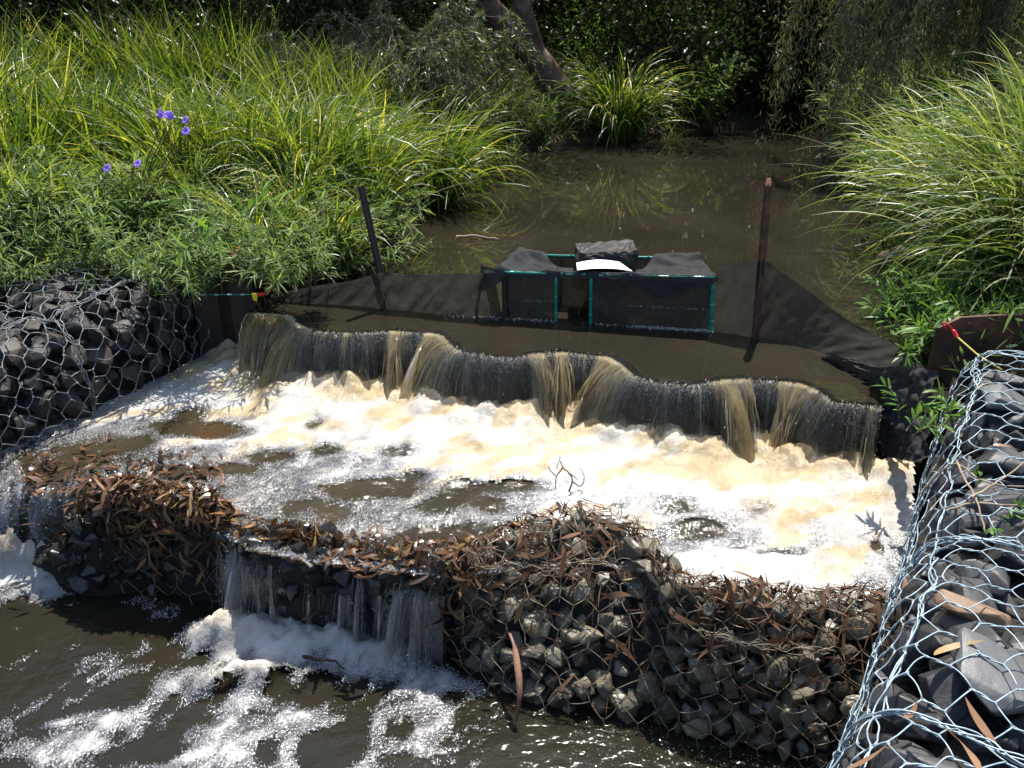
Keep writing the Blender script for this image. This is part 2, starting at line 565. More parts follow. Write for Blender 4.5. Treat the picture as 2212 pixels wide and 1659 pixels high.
def foam_mat():
    t = NT('bubbly_foam')
    v = t.obj()
    wv = t.n('VectorMath', {'operation': 'MULTIPLY_ADD'}, _0=t.n('TexNoise', None, Vector=v, Scale=9.0, Detail=2.0).outputs['Color'], _1=(.05, .05, .0), _2=v).outputs[0]
    vor = t.n('TexVoronoi', {'feature': 'F1'}, Vector=wv, Scale=80.0)
    vor2 = t.n('TexVoronoi', {'feature': 'F1'}, Vector=wv, Scale=170.0)
    ed = t.n('TexVoronoi', {'feature': 'DISTANCE_TO_EDGE'}, Vector=wv, Scale=80.0)
    d = t.attr('foam')
    amb = t.attr('amber')
    # bubble film: rims opaque, bubble middles clear, thick foam everywhere opaque
    rim = t.math('SUBTRACT', 1.0, t.math('MULTIPLY', ed.outputs['Distance'], 3.2), True)
    fine = t.noise(v, 40, 5, .7)
    a = t.math('ADD', t.math('MULTIPLY', d, 1.55), t.math('MULTIPLY', t.math('SUBTRACT', rim, .55), .5))
    a = t.math('ADD', a, t.math('MULTIPLY', t.math('SUBTRACT', fine, .5), .8))
    a = t.n('MapRange', {'interpolation_type': 'SMOOTHSTEP'}, Value=a, _1=.35, _2=1.45, _3=0.0, _4=1.0).outputs[0]
    blob = t.noise(v, 7, 5, .6)
    cw = t.ramp(blob, [(.3, (.34, .33, .31)), (.62, (.49, .485, .47))])
    ca = t.ramp(blob, [(.3, (.28, .20, .09)), (.65, (.43, .345, .21))])
    film = t.n('MapRange', None, Value=t.math('ADD', d, t.math('MULTIPLY', t.math('SUBTRACT', fine, .5), .5)), _1=.35, _2=1.3, _3=.0, _4=1.0).outputs[0]
    cw = t.mix(film, (.17, .167, .17, 1), cw)
    c = t.mix(amb, cw, ca)
    hgt = t.math('ADD', t.math('MULTIPLY', t.math('SUBTRACT', 1.0, vor.outputs['Distance']), 1.0), t.math('MULTIPLY', vor2.outputs['Distance'], -.35))
    b1 = t.bump(t.noise(v, 24, 5, .6), .5, .016)
    nb = t.bump(hgt, .55, .006, b1)
    di = t.n('BsdfDiffuse', None, Color=c, Normal=b1)
    gl = t.n('BsdfGlossy', None, Color=(1, 1, 1, 1), Roughness=.12, Normal=nb)
    gw = t.n('MapRange', None, Value=d, _1=.4, _2=1.0, _3=.09, _4=.015).outputs[0]
    sh = t.n('MixShader', None, _0=gw, _1=di.outputs[0], _2=gl.outputs[0])
    tr = t.n('BsdfTransparent', None, Color=(1, 1, 1, 1))
    gt = t.n('MixShader', None, _0=.05, _1=tr.outputs[0], _2=gl.outputs[0])
    return t.done(t.n('MixShader', None, _0=a, _1=gt.outputs[0], _2=sh.outputs[0]).outputs[0])


M['foam'] = foam_mat()


def curtain_mat():
    t = NT('falling_water')
    v = t.obj()
    thick = t.attr('thick')
    fs, ft = t.attr('fs'), t.attr('ft')
    vec = lambda a_, b_: t.n('CombineXYZ', None, _0=t.math('MULTIPLY', fs, a_), _1=t.math('MULTIPLY', ft, b_), _2=0.0).outputs[0]
    n1 = t.noise(vec(120.0, 14.0), 1.0, 4, .6, .4)
    n2 = t.noise(vec(380.0, 34.0), 1.0, 4, .65, .6)
    a = t.math('ADD', thick, t.math('MULTIPLY', t.math('SUBTRACT', n1, .5), 1.7))
    a = t.math('ADD', a, t.math('MULTIPLY', t.math('SUBTRACT', n2, .5), 2.0))
    a = t.n('MapRange', {'interpolation_type': 'SMOOTHSTEP'}, Value=a, _1=.52, _2=.92, _3=0.0, _4=.92).outputs[0]
    nb = t.bump(t.math('ADD', n1, t.math('MULTIPLY', n2, .7)), .8, .02)
    c = t.ramp(n2, [(.3, (.74, .54, .17)), (.7, (.96, .84, .52))])
    di = t.n('BsdfDiffuse', None, Color=c, Normal=nb)
    tl = t.n('BsdfTranslucent', None, Color=c, Normal=nb)
    body = t.n('MixShader', None, _0=.85, _1=di.outputs[0], _2=tl.outputs[0])
    tr = t.n('BsdfTransparent', None, Color=(.93, .92, .88, 1))
    gl = t.n('BsdfGlossy', None, Color=(1, 1, 1, 1), Roughness=.1, Normal=nb)
    m1 = t.n('MixShader', None, _0=a, _1=tr.outputs[0], _2=body.outputs[0])
    lip = t.n('BsdfDiffuse', None, Color=(.030, .024, .013, 1))
    m1 = t.n('MixShader', None, _0=t.attr('lip'), _1=m1.outputs[0], _2=lip.outputs[0])
    fr = t.n('Fresnel', None, IOR=1.33, Normal=nb).outputs[0]
    return t.done(t.n('MixShader', None, _0=t.math('ADD', t.math('MULTIPLY', fr, .8), .02), _1=m1.outputs[0], _2=gl.outputs[0]).outputs[0])


M['curtain'] = curtain_mat()


def strand_mat(name, ca, cb, tra):
    t = NT(name)
    c = t.ramp(t.attr('tint'), [(0, ca), (1, cb)])
    di = t.n('BsdfDiffuse', None, Color=c)
    tl = t.n('BsdfTranslucent', None, Color=c)
    body = t.n('MixShader', None, _0=.5, _1=di.outputs[0], _2=tl.outputs[0])
    tr = t.n('BsdfTransparent', None, Color=(.97, .95, .9, 1))
    m1 = t.n('MixShader', None, _0=tra, _1=body.outputs[0], _2=tr.outputs[0])
    gl = t.n('BsdfGlossy', None, Color=(1, 1, 1, 1), Roughness=.08)
    fr = t.n('Fresnel', None, IOR=1.33).outputs[0]
    return t.done(t.n('MixShader', None, _0=t.math('ADD', fr, .03), _1=m1.outputs[0], _2=gl.outputs[0]).outputs[0])


M['strand'] = strand_mat('amber_strands', (.72, .52, .16), (.95, .85, .56), .15)
M['strand_clear'] = strand_mat('clear_strands', (.45, .43, .36), (.8, .79, .74), .5)


def bubble_mat():
    t = NT('foam_bubbles')
    tr = t.n('BsdfTransparent', None, Color=(1, 1, 1, 1))
    di = t.n('BsdfDiffuse', None, Color=(.6, .6, .6, 1))
    gl = t.n('BsdfGlossy', None, Color=(1, 1, 1, 1), Roughness=.22)
    m1 = t.n('MixShader', None, _0=.10, _1=tr.outputs[0], _2=di.outputs[0])
    fr = t.n('Fresnel', None, IOR=1.33).outputs[0]
    return t.done(t.n('MixShader', None, _0=t.math('ADD', fr, .10), _1=m1.outputs[0], _2=gl.outputs[0]).outputs[0])


M['bubble'] = bubble_mat()
M['drop'] = strand_mat('droplets', (.6, .55, .45), (.85, .84, .8), .25)

# ------------------------------------------------------------------ light
SUN_EL, SUN_AZ = math.radians(67), math.radians(16)   # azimuth measured from +Y towards +X
w = bpy.data.worlds.new('World')
sc.world = w
w.use_nodes = True
nt = w.node_tree
bg = nt.nodes['Background']
sky = nt.nodes.new('ShaderNodeTexSky')
sky.sky_type = 'NISHITA'
sky.sun_disc = False
sky.sun_elevation = SUN_EL
sky.sun_rotation = SUN_AZ
nt.links.new(sky.outputs[0], bg.inputs[0])
bg.inputs[1].default_value = 0.14
sd = bpy.data.lights.new('sun', 'SUN')
sd.energy = 5.0
sd.angle = math.radians(0.5)
sd.color = (1, .955, .88)
so = bpy.data.objects.new('sun', sd)
sdir = Vector((math.sin(SUN_AZ) * math.cos(SUN_EL), math.cos(SUN_AZ) * math.cos(SUN_EL), math.sin(SUN_EL)))
so.rotation_euler = sdir.to_track_quat('Z', 'Y').to_euler()
so.location = sdir * 30
COL.objects.link(so)
sc.view_settings.view_transform = 'Standard'
sc.view_settings.look = 'None'
sc.view_settings.gamma = 1
sc.view_settings.exposure = 0.88
sc.cycles.max_bounces = 8
sc.cycles.transparent_max_bounces = 24
sc.cycles.transmission_bounces = 4
sc.cycles.sample_clamp_indirect = 4
sc.cycles.caustics_reflective = False
sc.cycles.caustics_refractive = False
#@@TERRAIN
# ------------------------------------------------------------------ terrain
LEFT_SH = [(-1.75, 4.45), (-1.5, 4.8), (-1.0, 5.15), (-.75, 5.9), (-.6, 7.5), (-.4, 9.4), (.3, 10.0), (1.1, 10.5), (2.05, 11.0), (3.1, 11.7), (4.2, 12.6)]
RIGHT_SH = [(5.2, 12.4), (4.3, 10.9), (3.9, 9.7), (3.25, 7.5), (2.8, 5.9), (2.5, 4.84), (2.15, 4.2), (1.98, 3.5)]
CHAN = LEFT_SH + RIGHT_SH + [(1.9, 3.2), (1.2, 2.0), (.6, 1.1), (0, 0), (-1, -2), (-5.5, -2), (-4.2, .6), (-3.2, 2.1), (-2.42, 3.3), (-1.97, 4.0)]
L_FRONT = np.array([(-1.74, 4.52), (-1.84, 4.33), (-1.97, 4.0), (-2.42, 3.3), (-3.2, 2.1), (-3.9, 1.0)])
R_EDGE = np.array([(2.08, 3.42), (1.95, 3.21), (1.25, 2.03), (.79, 1.33), (.56, .98), (.24, .5)])
L_FOOT = list(map(tuple, L_FRONT)) + [(-5.2, 1.2), (-3.3, 4.2), (-2.7, 4.75), (-1.9, 4.85)]
R_FOOT = list(map(tuple, R_EDGE)) + [(1.6, 0), (2.3, 1.0), (3.3, 2.6), (2.9, 3.42)]


def tz(x, y):
    x, y = np.asarray(x, float), np.asarray(y, float)
    d = pdist(x, y, CHAN + CHAN[:1])
    ins = inside(x, y, CHAN)
    out = Z_UP + .02 + .26 * (1 - np.exp(-d / .55)) + .03 * np.minimum(d, 8) + .10 * (fbm(x * .9, y * .9, 0, 4) - .5)
    out = out + 9.0 * sstep(17, 33, np.hypot(x * .75, y)) ** 1.3 * (y > -5)  # steep unlit hill added behind the wood, blocks bright sky between leaves
    out = np.where(inside(x, y, L_FOOT) | inside(x, y, R_FOOT), .45, out)
    bed = np.where(y > 3.9, .35, np.where(y > 3.0, .0, -.35)) + .06 * fbm(x * 3, y * 3, 0, 9)
    bed = np.minimum(bed, Z_UP - .5 * np.minimum(d, .5) - .02)
    return np.where(ins, bed, out)


xs = np.concatenate([np.linspace(-60, -9, 26), np.linspace(-8.8, 8.8, 141), np.linspace(9, 60, 26)])
ys = np.concatenate([np.linspace(-40, -2.2, 16), np.linspace(-2, 15, 137), np.linspace(15.3, 90, 60)])
X, Y = np.meshgrid(xs, ys, indexing='ij')
Z = tz(X.ravel(), Y.ravel())
mb = MB()
mb.add(np.stack([X.ravel(), Y.ravel(), Z], 1), grid_faces(len(xs), len(ys)))
tag(mb.build('ground', M['soil']), 'dark soil of the creek banks under the plants and of the added hill behind', 'ground', kind='structure')

# ------------------------------------------------------------------ weir crest
CREST_PX = [(520, 676), (588, 676), (648, 677), (640, 701), (672, 721), (743, 723), (857, 713), (931, 715), (971, 719), (978, 760), (1045, 773), (1106, 780), (1136, 766), (1213, 756), (1328, 766), (1352, 785), (1365, 820), (1432, 834), (1486, 840), (1529, 824), (1603, 813), (1671, 817), (1744, 824), (1785, 850), (1795, 877), (1855, 876), (1925, 882)]
CR0 = np.array([at(x, y, Z_UP)[:2] for x, y in CREST_PX])
CR, CS = resample(CR0, .007)
CR = smooth(CR, 9)
CR = .62 * CR + .38 * smooth(CR, 131)
CRPX, _ = resample(np.array(CREST_PX, float), 1)
CRX = np.interp(np.linspace(0, 1, len(CR)), np.linspace(0, 1, len(CREST_PX)), range(len(CREST_PX)))
# photo column of each crest sample, for placing the gushes
_d0 = np.concatenate([[0], np.cumsum(np.linalg.norm(np.diff(CR0, axis=0), axis=1))])
CPX = np.interp(CS, _d0, [p[0] for p in CREST_PX])
Tn = nrm(np.gradient(smooth(CR, 15), axis=0))
NRM = np.stack([Tn[:, 1], -Tn[:, 0]], 1)          # downstream side
NRM = nrm(smooth(NRM, 25))
MEAN = nrm(np.array([[-.30, -.95]]))[0]

# sheet pile weir: corrugated plate, its two end plates are parts
weir = empty('sheet_pile_weir', (float(CR[0, 0]), float(CR[0, 1]), 0), 'corrugated dark sheet pile weir the brown water pours over', 'weir')
mb = MB()
back = CR - NRM * .012
zz = np.array([Z_UP - .012, Z_UP - .03, .5, .2, -.3])
V = np.array([[(p[0], p[1], z) for z in zz] for p in back])
mb.add(V.reshape(-1, 3), grid_faces(len(back), len(zz)))
back2 = CR - MEAN * .06
V = np.array([[(p[0], p[1], Z_UP - .012), (q[0], q[1], Z_UP - .012)] for p, q in zip(back, back2)])
mb.add(V.reshape(-1, 3), grid_faces(len(back), 2))
keep(mb.build('weir_wall', M['weirwall']), weir)


def plate(pts, z0, z1s, th=.014):
    "bent vertical plate along ground points pts, top heights z1s"
    mb = MB()
    pts = np.asarray(pts, float)
    t = nrm(np.gradient(pts, axis=0))
    n = np.stack([t[:, 1], -t[:, 0]], 1) * th / 2
    rings = []
    for p, q, z1 in zip(pts, n, z1s):
        rings.append([(*(p - q), z0), (*(p - q), z1), (*(p + q), z1), (*(p + q), z0)])
    V = np.array(rings).reshape(-1, 3)
    m = len(pts)
    F = []
    for i in range(m - 1):
        for k in range(3):
            F.append([i * 4 + k, i * 4 + k + 1, i * 4 + 5 + k, i * 4 + 4 + k])
    F += [[0, 1, 2, 3], [m * 4 - 4, m * 4 - 3, m * 4 - 2, m * 4 - 1]]
    mb.add(V, F)
    return mb


pl = [(-1.80, 4.42), (-1.72, 4.43), (-1.66, 4.43), (-1.58, 4.40), (-1.51, 4.40), (-1.46, 4.43)]
zt = [1.06, 1.07, 1.07, 1.06, 1.05, 1.04]
o = keep(plate(pl, -.1, zt, .016).build('end_plate', M['rust_dark'], None, False), weir)
o['label'] = 'dark wet rusty end plate beside the left basket'
pr = [(1.93, 3.50), (2.04, 3.53), (2.2, 3.53), (2.4, 3.55), (2.6, 3.6), (2.9, 3.62)]
o = keep(plate(pr, .3, [1.00, 1.04, 1.05, 1.05, 1.04, 1.03], .016).build('end_plate', M['rust'], None, False), weir)
o['label'] = 'brown rusty end plate above the right basket'

# ------------------------------------------------------------------ upper pool
up0, up1 = np.array([-1.75, 4.85]), np.array([1.95, 3.75])
_k = np.linspace(0, 1, len(CR))[:, None]
far_ = up0 + (up1 - up0) * _k
rows = np.array([0, .04, .1, .2, .4, .7, 1.0])
V = CR[:, None] * (1 - rows[None, :, None]) + far_[:, None] * rows[None, :, None]
V = np.concatenate([V, np.full(V.shape[:2] + (1,), Z_UP - .002)], 2)
mb = MB()
mb.add(V.reshape(-1, 3), grid_faces(len(CR), len(rows)))
mb.add([(*up0, Z_UP - .002), (*up1, Z_UP - .002), (7.0, 8.0, Z_UP - .002), (8, 14, Z_UP - .002), (-2.5, 14, Z_UP - .002), (-2.5, 6.5, Z_UP - .002)], [[0, 1, 2, 5], [5, 2, 3, 4]])
mb.add([(-1.53, 4.42, Z_UP - .003), (*up0, Z_UP - .003), (-2.2, 5.2, Z_UP - .003), (-1.8, 4.5, Z_UP - .003)], [[3, 0, 1, 2]])
mb.add([(1.62, 3.19, Z_UP - .003), (2.3, 3.4, Z_UP - .003), (2.6, 4.2, Z_UP - .003), (*up1, Z_UP - .003)], [[0, 1, 2, 3]])
o = mb.build('upper_pool_water', M['pool'])
if o.data.polygons[0].normal.z < 0:
    o.data.flip_normals()
tag(o, 'still brown water of the pool above the weir', 'water', kind='structure')

# ------------------------------------------------------------------ falling water
FANS = [(560, 34, 1.0), (615, 30, 1.1), (650, 12, .9), (700, 10, .45), (745, 8, .5), (790, 8, .4), (858, 14, 1.1), (890, 9, .5), (955, 20, 1.1), (985, 8, .5), (1018, 6, .3), (1140, 8, .8), (1160, 14, .95), (1212, 15, 1.15), (1268, 8, .35), (1330, 18, 1.1), (1352, 10, .9), (1440, 8, .3), (1500, 6, .3), (1560, 20, 1.1), (1600, 14, 1.0), (1660, 10, .35), (1705, 18, 1.0), (1740, 18, 1.1), (1772, 14, .8), (1850, 9, .35), (1895, 10, .6)]
fan = np.zeros(len(CPX))
for c, wd, a in FANS:
    fan = np.maximum(fan, a * np.exp(-((CPX - c) / (wd * 1.25)) ** 2))
fan = fan * (.75 + .5 * vnoise(CS * 30, 0, 0, 3))
V0 = .27 + .42 * np.clip(fan, 0, 1.2) + .08 * vnoise(CS * 12, 3.3)
T = np.concatenate([np.linspace(-.05, 0, 5)[:-1], np.linspace(0, .30, 44)])
nS, nT = len(CR), len(T)
S2, T2 = np.meshgrid(CS, T, indexing='ij')
disp = NRM[:, None, :] * (V0[:, None] * T2)[..., None]
XY = CR[:, None, :] + disp
fall = np.where(T2 > 0, 4.4 * T2 ** 2, 0)
roll = .008 * np.exp(-((T2 + .0) / .02) ** 2)
sn = fbm(S2 * 55 + .8 * fbm(S2 * 12, T2 * 9, 0, 5), T2 * 2.5, 0, 21, 3) - .5
fine = fbm(S2 * 140, T2 * 9, 0, 31, 3) - .5
amp = np.clip(T2 / .12, 0, 1)
off = (sn * .034 + fine * .022) * amp + .012 * fan[:, None] * np.clip(T2 / .05, 0, 1)
XY = XY + NRM[:, None, :] * off[..., None]
ZZ = Z_UP + .0015 - fall + .003 * (fbm(S2 * 20, T2 * 30, 0, 8) - .5) * (T2 > -.03)
patch = fbm(S2 * 90, T2 * 16, 0, 33, 3) - .5
thick = np.clip(fan[:, None], 0, 1.2) * (.72 + .2 * amp) + sn * 1.6 * amp + patch * 1.5 * amp + .17 * amp
thick = thick + .22 * sstep(.2, .29, T2)
thick = thick * sstep(-.012, .03, T2)
mb = MB()
mb.add(np.concatenate([XY, ZZ[..., None]], 2).reshape(-1, 3), grid_faces(nS, nT)[:, ::-1])
wf = mb.build('waterfall', M['curtain'], None, True, {'thick': thick.ravel(), 'fs': S2.ravel(), 'ft': T2.ravel(), 'lip': (.95 * (1 - sstep(.035, .13, T2 + .09 * sn + .05 * patch)) * (1 - .6 * np.clip(fan[:, None], 0, 1) * sstep(.0, .03, T2))).ravel()})
tag(wf, 'thin glassy curtain of brown water falling over the weir crest', 'waterfall', kind='structure')

for k_, (sd_, of_, vm_) in enumerate([(121, .020, 1.22), (141, .034, 1.45)]):
    fan2 = np.clip(fan * (.6 + .9 * vnoise(CS * 24, 0, 0, sd_)), 0, 1.3)
    sn2 = fbm(S2 * 45 + .9 * fbm(S2 * 12, T2 * 9, 0, sd_ + 1), T2 * 3.5, 0, sd_ + 2, 3) - .5
    shear = Tn[:, None, :] * ((fbm(CS * 9, 0, 0, sd_ + 3, 2) - .5)[:, None] * .5 * np.clip(T2, 0, 1) * fan2[:, None])[..., None]
    XY2 = CR[:, None, :] + NRM[:, None, :] * ((V0 * vm_)[:, None] * T2 + of_ * np.clip(T2 / .05, 0, 1) + sn2 * .05 * amp)[..., None] + shear
    Z2 = Z_UP + .003 - fall * (1 - .06 * k_) + .006 * fan2[:, None] * np.clip(T2 / .03, 0, 1)
    th2 = fan2[:, None] * (.92 - .10 * k_) + sn2 * 1.6 - .12 - .15 * (1 - np.clip(fan2, 0, 1))[:, None] + .12 * amp
    th2 = th2 * sstep(.0, .03, T2)
    mb = MB()
    mb.add(np.concatenate([XY2, Z2[..., None]], 2).reshape(-1, 3), grid_faces(nS, nT)[:, ::-1])
    tag(mb.build('waterfall', M['curtain'], None, True, {'thick': th2.ravel(), 'fs': S2.ravel() + 3.3 * (k_ + 1), 'ft': T2.ravel(), 'lip': 0 * T2.ravel()}), ['golden outer layer of the water leaping from the weir crest', 'outermost broken plumes of golden water at the weir'][k_], 'waterfall', kind='structure')

# golden strands that leave the crest in fans
prob = np.clip(fan, 0, 1.3) ** 2 + .006
prob = prob / prob.sum()
nst = 4200
idx = rng.choice(nS, nst, p=prob)
tt = np.linspace(0, 1, 15)
t0 = rng.uniform(-.01, .14, nst) * (rng.random(nst) < .6)
t1 = np.minimum(t0 + rng.uniform(.07, .30, nst), .275)
TT = t0[:, None] + (t1 - t0)[:, None] * tt
vv = V0[idx] * rng.uniform(.7, 1.4, nst)
lat = rng.normal(0, .11, nst)
D = NRM[idx][:, None, :] * (vv[:, None] * TT)[..., None] + Tn[idx][:, None, :] * (lat[:, None] * TT)[..., None]
wob = (fbm(TT * 30 + idx[:, None] * 1.7, idx[:, None] * .37, 0, 2, 2) - .5) * .018 * np.clip(TT / .1, 0, 1)
D = D + Tn[idx][:, None, :] * wob[..., None]
base = CR[idx][:, None, :] + NRM[idx][:, None, :] * (.010 + .012 * rng.random(nst))[:, None, None]
Pst = np.concatenate([base + D, (Z_UP + .004 + .006 * rng.random(nst)[:, None] - 4.4 * np.maximum(TT, 0) ** 2)[..., None]], 2)
rad = rng.gamma(1.5, .00042, nst)[:, None] * np.sin(np.clip(tt * .96 + .04, 0, 1) * math.pi) ** .6 * (1 + .7 * (fbm(TT * 60 + idx[:, None], 1.0, 0, 6, 2) - .5)) + .0004
mb = MB()
tubes(mb, Pst, rad, 5, rng.random(nst))
tag(mb.build('falling_strands', M['strand']), 'golden strands of water spraying off the weir crest', 'water', kind='stuff')

ICO = None


def droplets(name, pos, r, mat, label):
    "many small drops in one mesh (octahedra, smooth shaded)"
    o8 = np.array([(1, 0, 0), (-1, 0, 0), (0, 1, 0), (0, -1, 0), (0, 0, 1.2), (0, 0, -1.2)], float)
    f8 = np.array([(0, 2, 4), (2, 1, 4), (1, 3, 4), (3, 0, 4), (2, 0, 5), (1, 2, 5), (3, 1, 5), (0, 3, 5)])
    n = len(pos)
    V = pos[:, None, :] + o8[None] * r[:, None, None]
    F = (f8[None] + 6 * np.arange(n)[:, None, None]).reshape(-1, 3)
    mb = MB()
    mb.add(V.reshape(-1, 3), F, np.repeat(rng.random(n), 6))
    return tag(mb.build(name, mat), label, 'water', kind='stuff')


nd = 7000
idx = rng.choice(nS, nd, p=.5 * prob + .5 / nS)
Td = rng.uniform(0, .29, nd)
lat = rng.normal(0, .14, nd)
vv = V0[idx] * rng.uniform(.8, 1.5, nd)
p2 = CR[idx] + NRM[idx] * (vv * Td)[:, None] + Tn[idx] * (lat * Td)[:, None] + NRM[idx] * .015
p3 = np.concatenate([p2, (Z_UP + .01 - 4.4 * Td ** 2 + rng.normal(0, .008, nd))[:, None]], 1)
low = rng.random(nd) < .4
p3[low, 2] = Z_MID + rng.gamma(1.6, .035, low.sum())
droplets('spray_drops', p3, rng.gamma(1.6, .0008, nd) + .0005, M['drop'], 'spray of drops around the falling water')

nd = 13000
idx = rng.integers(0, nS, nd)
Td = np.abs(rng.normal(0, .10, nd)) % .28
j_ = np.clip(np.searchsorted(T, Td), 0, nT - 1)
pg = np.concatenate([XY[idx, j_] + NRM[idx] * .02 + rng.normal(0, .006, (nd, 2)), ZZ[idx, j_][:, None] + rng.normal(.002, .004, (nd, 1))], 1)
droplets('water_glints', pg, rng.gamma(1.6, .0008, nd) + .0005, M['drop'], 'tiny pale beads standing for sun glints on the falling curtain')  # pale beads put in for the sparkle of the sunlit water

# ------------------------------------------------------------------ foam and the middle pool


def blob_field(X, Y, z, blobs):
    f = np.zeros(X.shape)
    for px, py, rx, ry, a in blobs:
        c = at(px, py, z)
        d = (CZ - z) / (SP - CP * (384 - py * K) / FPX)
        wx = rx * K * d / FPX
        dep = math.atan2(CZ - z, c[1])
        wy = ry * K * d / FPX / math.sin(dep)
        q = ((X - c[0]) / wx) ** 2 + ((Y - c[1]) / wy) ** 2
        f += a * np.exp(-q ** 1.5)
    return f


SILL_MID = [(180, 1125), (230, 1120), (300, 1110), (450, 1130), (530, 1185), (650, 1210), (800, 1232), (950, 1245), (1060, 1240), (1160, 1230), (1260, 1220), (1400, 1240), (1450, 1300), (1600, 1320), (1750, 1330), (1900, 1330), (2010, 1330)]
MIDPOLY = [(-1.45, 4.5)] + [tuple(p) for p in CR[::8]] + [(1.75, 3.1), (1.45, 2.35)] + [tuple(at(x, y, Z_MID)[:2]) for x, y in SILL_MID[::-1]] + [(-1.93, 2.97), (-2.95, 2.97), (-2.62, 3.12), (-2.55, 3.2), (-2.0, 4.1), (-1.75, 4.5)]
HOLES = [(385, 925, 90, 20, -1.1), (470, 938, 70, 14, -1.0), (400, 900, 40, 9, -.7), (545, 903, 40, 12, -.6), (585, 985, 55, 14, -1.0), (440, 1015, 90, 14, -.9), (700, 975, 40, 12, -.9), (670, 930, 28, 13, -.9), (865, 980, 38, 11, -.9), (520, 1008, 45, 8, -.6),
         (810, 1058, 110, 18, -.9), (700, 1095, 80, 20, -.4), (890, 1030, 40, 14, -.8), (1060, 1060, 110, 14, -1.0), (1000, 1095, 80, 17, -1.2), (970, 1160, 110, 30, -1.2), (850, 1185, 60, 20, -.9), (240, 970, 80, 26, -.7), (120, 1010, 70, 16, -.5), (100, 1080, 110, 40, -.35),
         (1510, 1140, 55, 17, -1.0), (1465, 1098, 40, 11, -.8), (1690, 1190, 45, 9, -.8), (1885, 1185, 18, 14, -.9), (1640, 1108, 40, 13, -.55), (1350, 1090, 16, 10, -.6), (1580, 1180, 25, 8, -.5), (640, 1150, 70, 30, -.4), (520, 1170, 50, 20, -.3)]
HOLES += [(550, 1090, 520, 95, -.20), (1500, 1150, 250, 60, -.2), (1000, 1110, 260, 60, -.12), (330, 985, 260, 50, -.12)]
THICK = [(300, 860, 160, 35, .35), (1600, 1230, 200, 50, .55), (1250, 1110, 130, 45, .45), (1350, 1020, 300, 40, .35), (1700, 1080, 200, 35, .4), (900, 900, 300, 30, .3), (500, 960, 120, 8, .3), (1150, 1010, 160, 20, .2)]
AMB = [(1020, 985, 50, 12, 1), (1110, 990, 60, 14, 1), (830, 915, 50, 12, .9), (1250, 950, 120, 18, .6), (1700, 1045, 150, 25, 1), (1640, 1010, 90, 20, .9), (560, 860, 60, 22, .8), (730, 880, 70, 15, .7), (470, 800, 40, 18, .7), (1500, 1050, 60, 16, .7), (950, 1010, 30, 9, .8), (1860, 1100, 60, 14, .7), (700, 935, 60, 10, .7), (1690, 1130, 60, 10, .6), (860, 850, 60, 20, .5), (590, 800, 50, 40, .7), (1260, 1000, 70, 10, .7), (1640, 1105, 50, 14, .6), (1250, 930, 60, 25, .6)]
st = .014
gx, gy = np.arange(-3.0, 1.95, st), np.arange(1.9, 4.62, st)
X, Y = np.meshgrid(gx, gy, indexing='ij')
dcr = pdist(X, Y, CR[::6])
foot = np.exp(-((dcr - .13) / .13) ** 2)
boil = np.exp(-((np.maximum(dcr, .12) - .12) / .32) ** 2)
wx_ = X + .14 * (fbm(X * 2.4, Y * 2.4, 0, 41) - .5) + .05 * (fbm(X * 8, Y * 8, 0, 42) - .5)
wy_ = Y + .14 * (fbm(X * 2.4, Y * 2.4, 5, 43) - .5) + .05 * (fbm(X * 8, Y * 8, 5, 44) - .5)
wa_, wc_ = -.88 * wx_ - .47 * wy_, .47 * wx_ - .88 * wy_
n1 = fbm(wc_ * 6.5, wa_ * 3.0, 0, 51, 4) - .5
n2 = fbm(wc_ * 17, wa_ * 9, 0, 52, 4) - .5
ridge = 1 - np.abs(fbm(wx_ * 5, wy_ * 5, 2, 53, 3) - .5) * 4
den = .80 - .42 * sstep(.35, 1.5, dcr) + .95 * n1 + .6 * n2 + .18 * ridge + .55 * boil
den = den + blob_field(wx_, wy_, Z_MID, HOLES) + blob_field(wx_, wy_, Z_MID, THICK)
left_run = np.exp(-(np.hypot((X + 2.05) / .7, (Y - 3.05) / .35)) ** 2)
streak = fbm((X * .8 + Y * .6) * 22, (Y * .8 - X * .6) * 5, 0, 61, 3) - .5
den = den + left_run * (-.42 + 1.0 * streak)
den = den * sstep(-.02, .05, dcr)
amber = np.clip(blob_field(wx_, wy_, Z_MID, AMB) + 1.0 * np.exp(-((dcr - .10) / .10) ** 2) * (.6 + 1.6 * n1) + 1.0 * sstep(.03, .16, n1) * sstep(1.5, .4, dcr) + .45 * np.exp(-((dcr - .28) / .28) ** 2) * (.7 + 2 * n1), 0, 1) * .9
chop = fbm(wx_ * 6, wy_ * 6, 0, 71, 4) - .5
fine = fbm(X * 28, Y * 28, 0, 72, 4) - .5
zw = Z_MID + chop * .035 * sstep(1.6, .2, dcr) + .02 * chop + .065 * boil + foot * (.04 + .09 * chop + .022 * fine + .02 * n2) + .02 * left_run * streak
lipd = sstep(3.05, 2.65, Y + .18 * X)          # slight slope down to the gabion sill
chute = sstep(-1.84, -2.0, X)
yn_ = Y + .05 * (fbm(X * 14, Y * 3, 0, 74, 3) - .5)
zc = np.interp(yn_, [2.97, 3.03, 3.075, 3.12, 3.2, 3.34], [-.02, .09, .24, .33, .385, Z_MID])
zw = zw - .015 * lipd
zw = zw * (1 - chute) + np.minimum(zw, zc + .25 * (zw - Z_MID)) * chute
den = den + chute * sstep(3.3, 3.1, Y) * (.42 + 1.3 * (fbm(X * 34, Y * 9, 0, 75, 3) - .5))
ok = inside(X, Y, MIDPOLY)
ok &= ~((dcr < .05) & (zw > Z_UP))


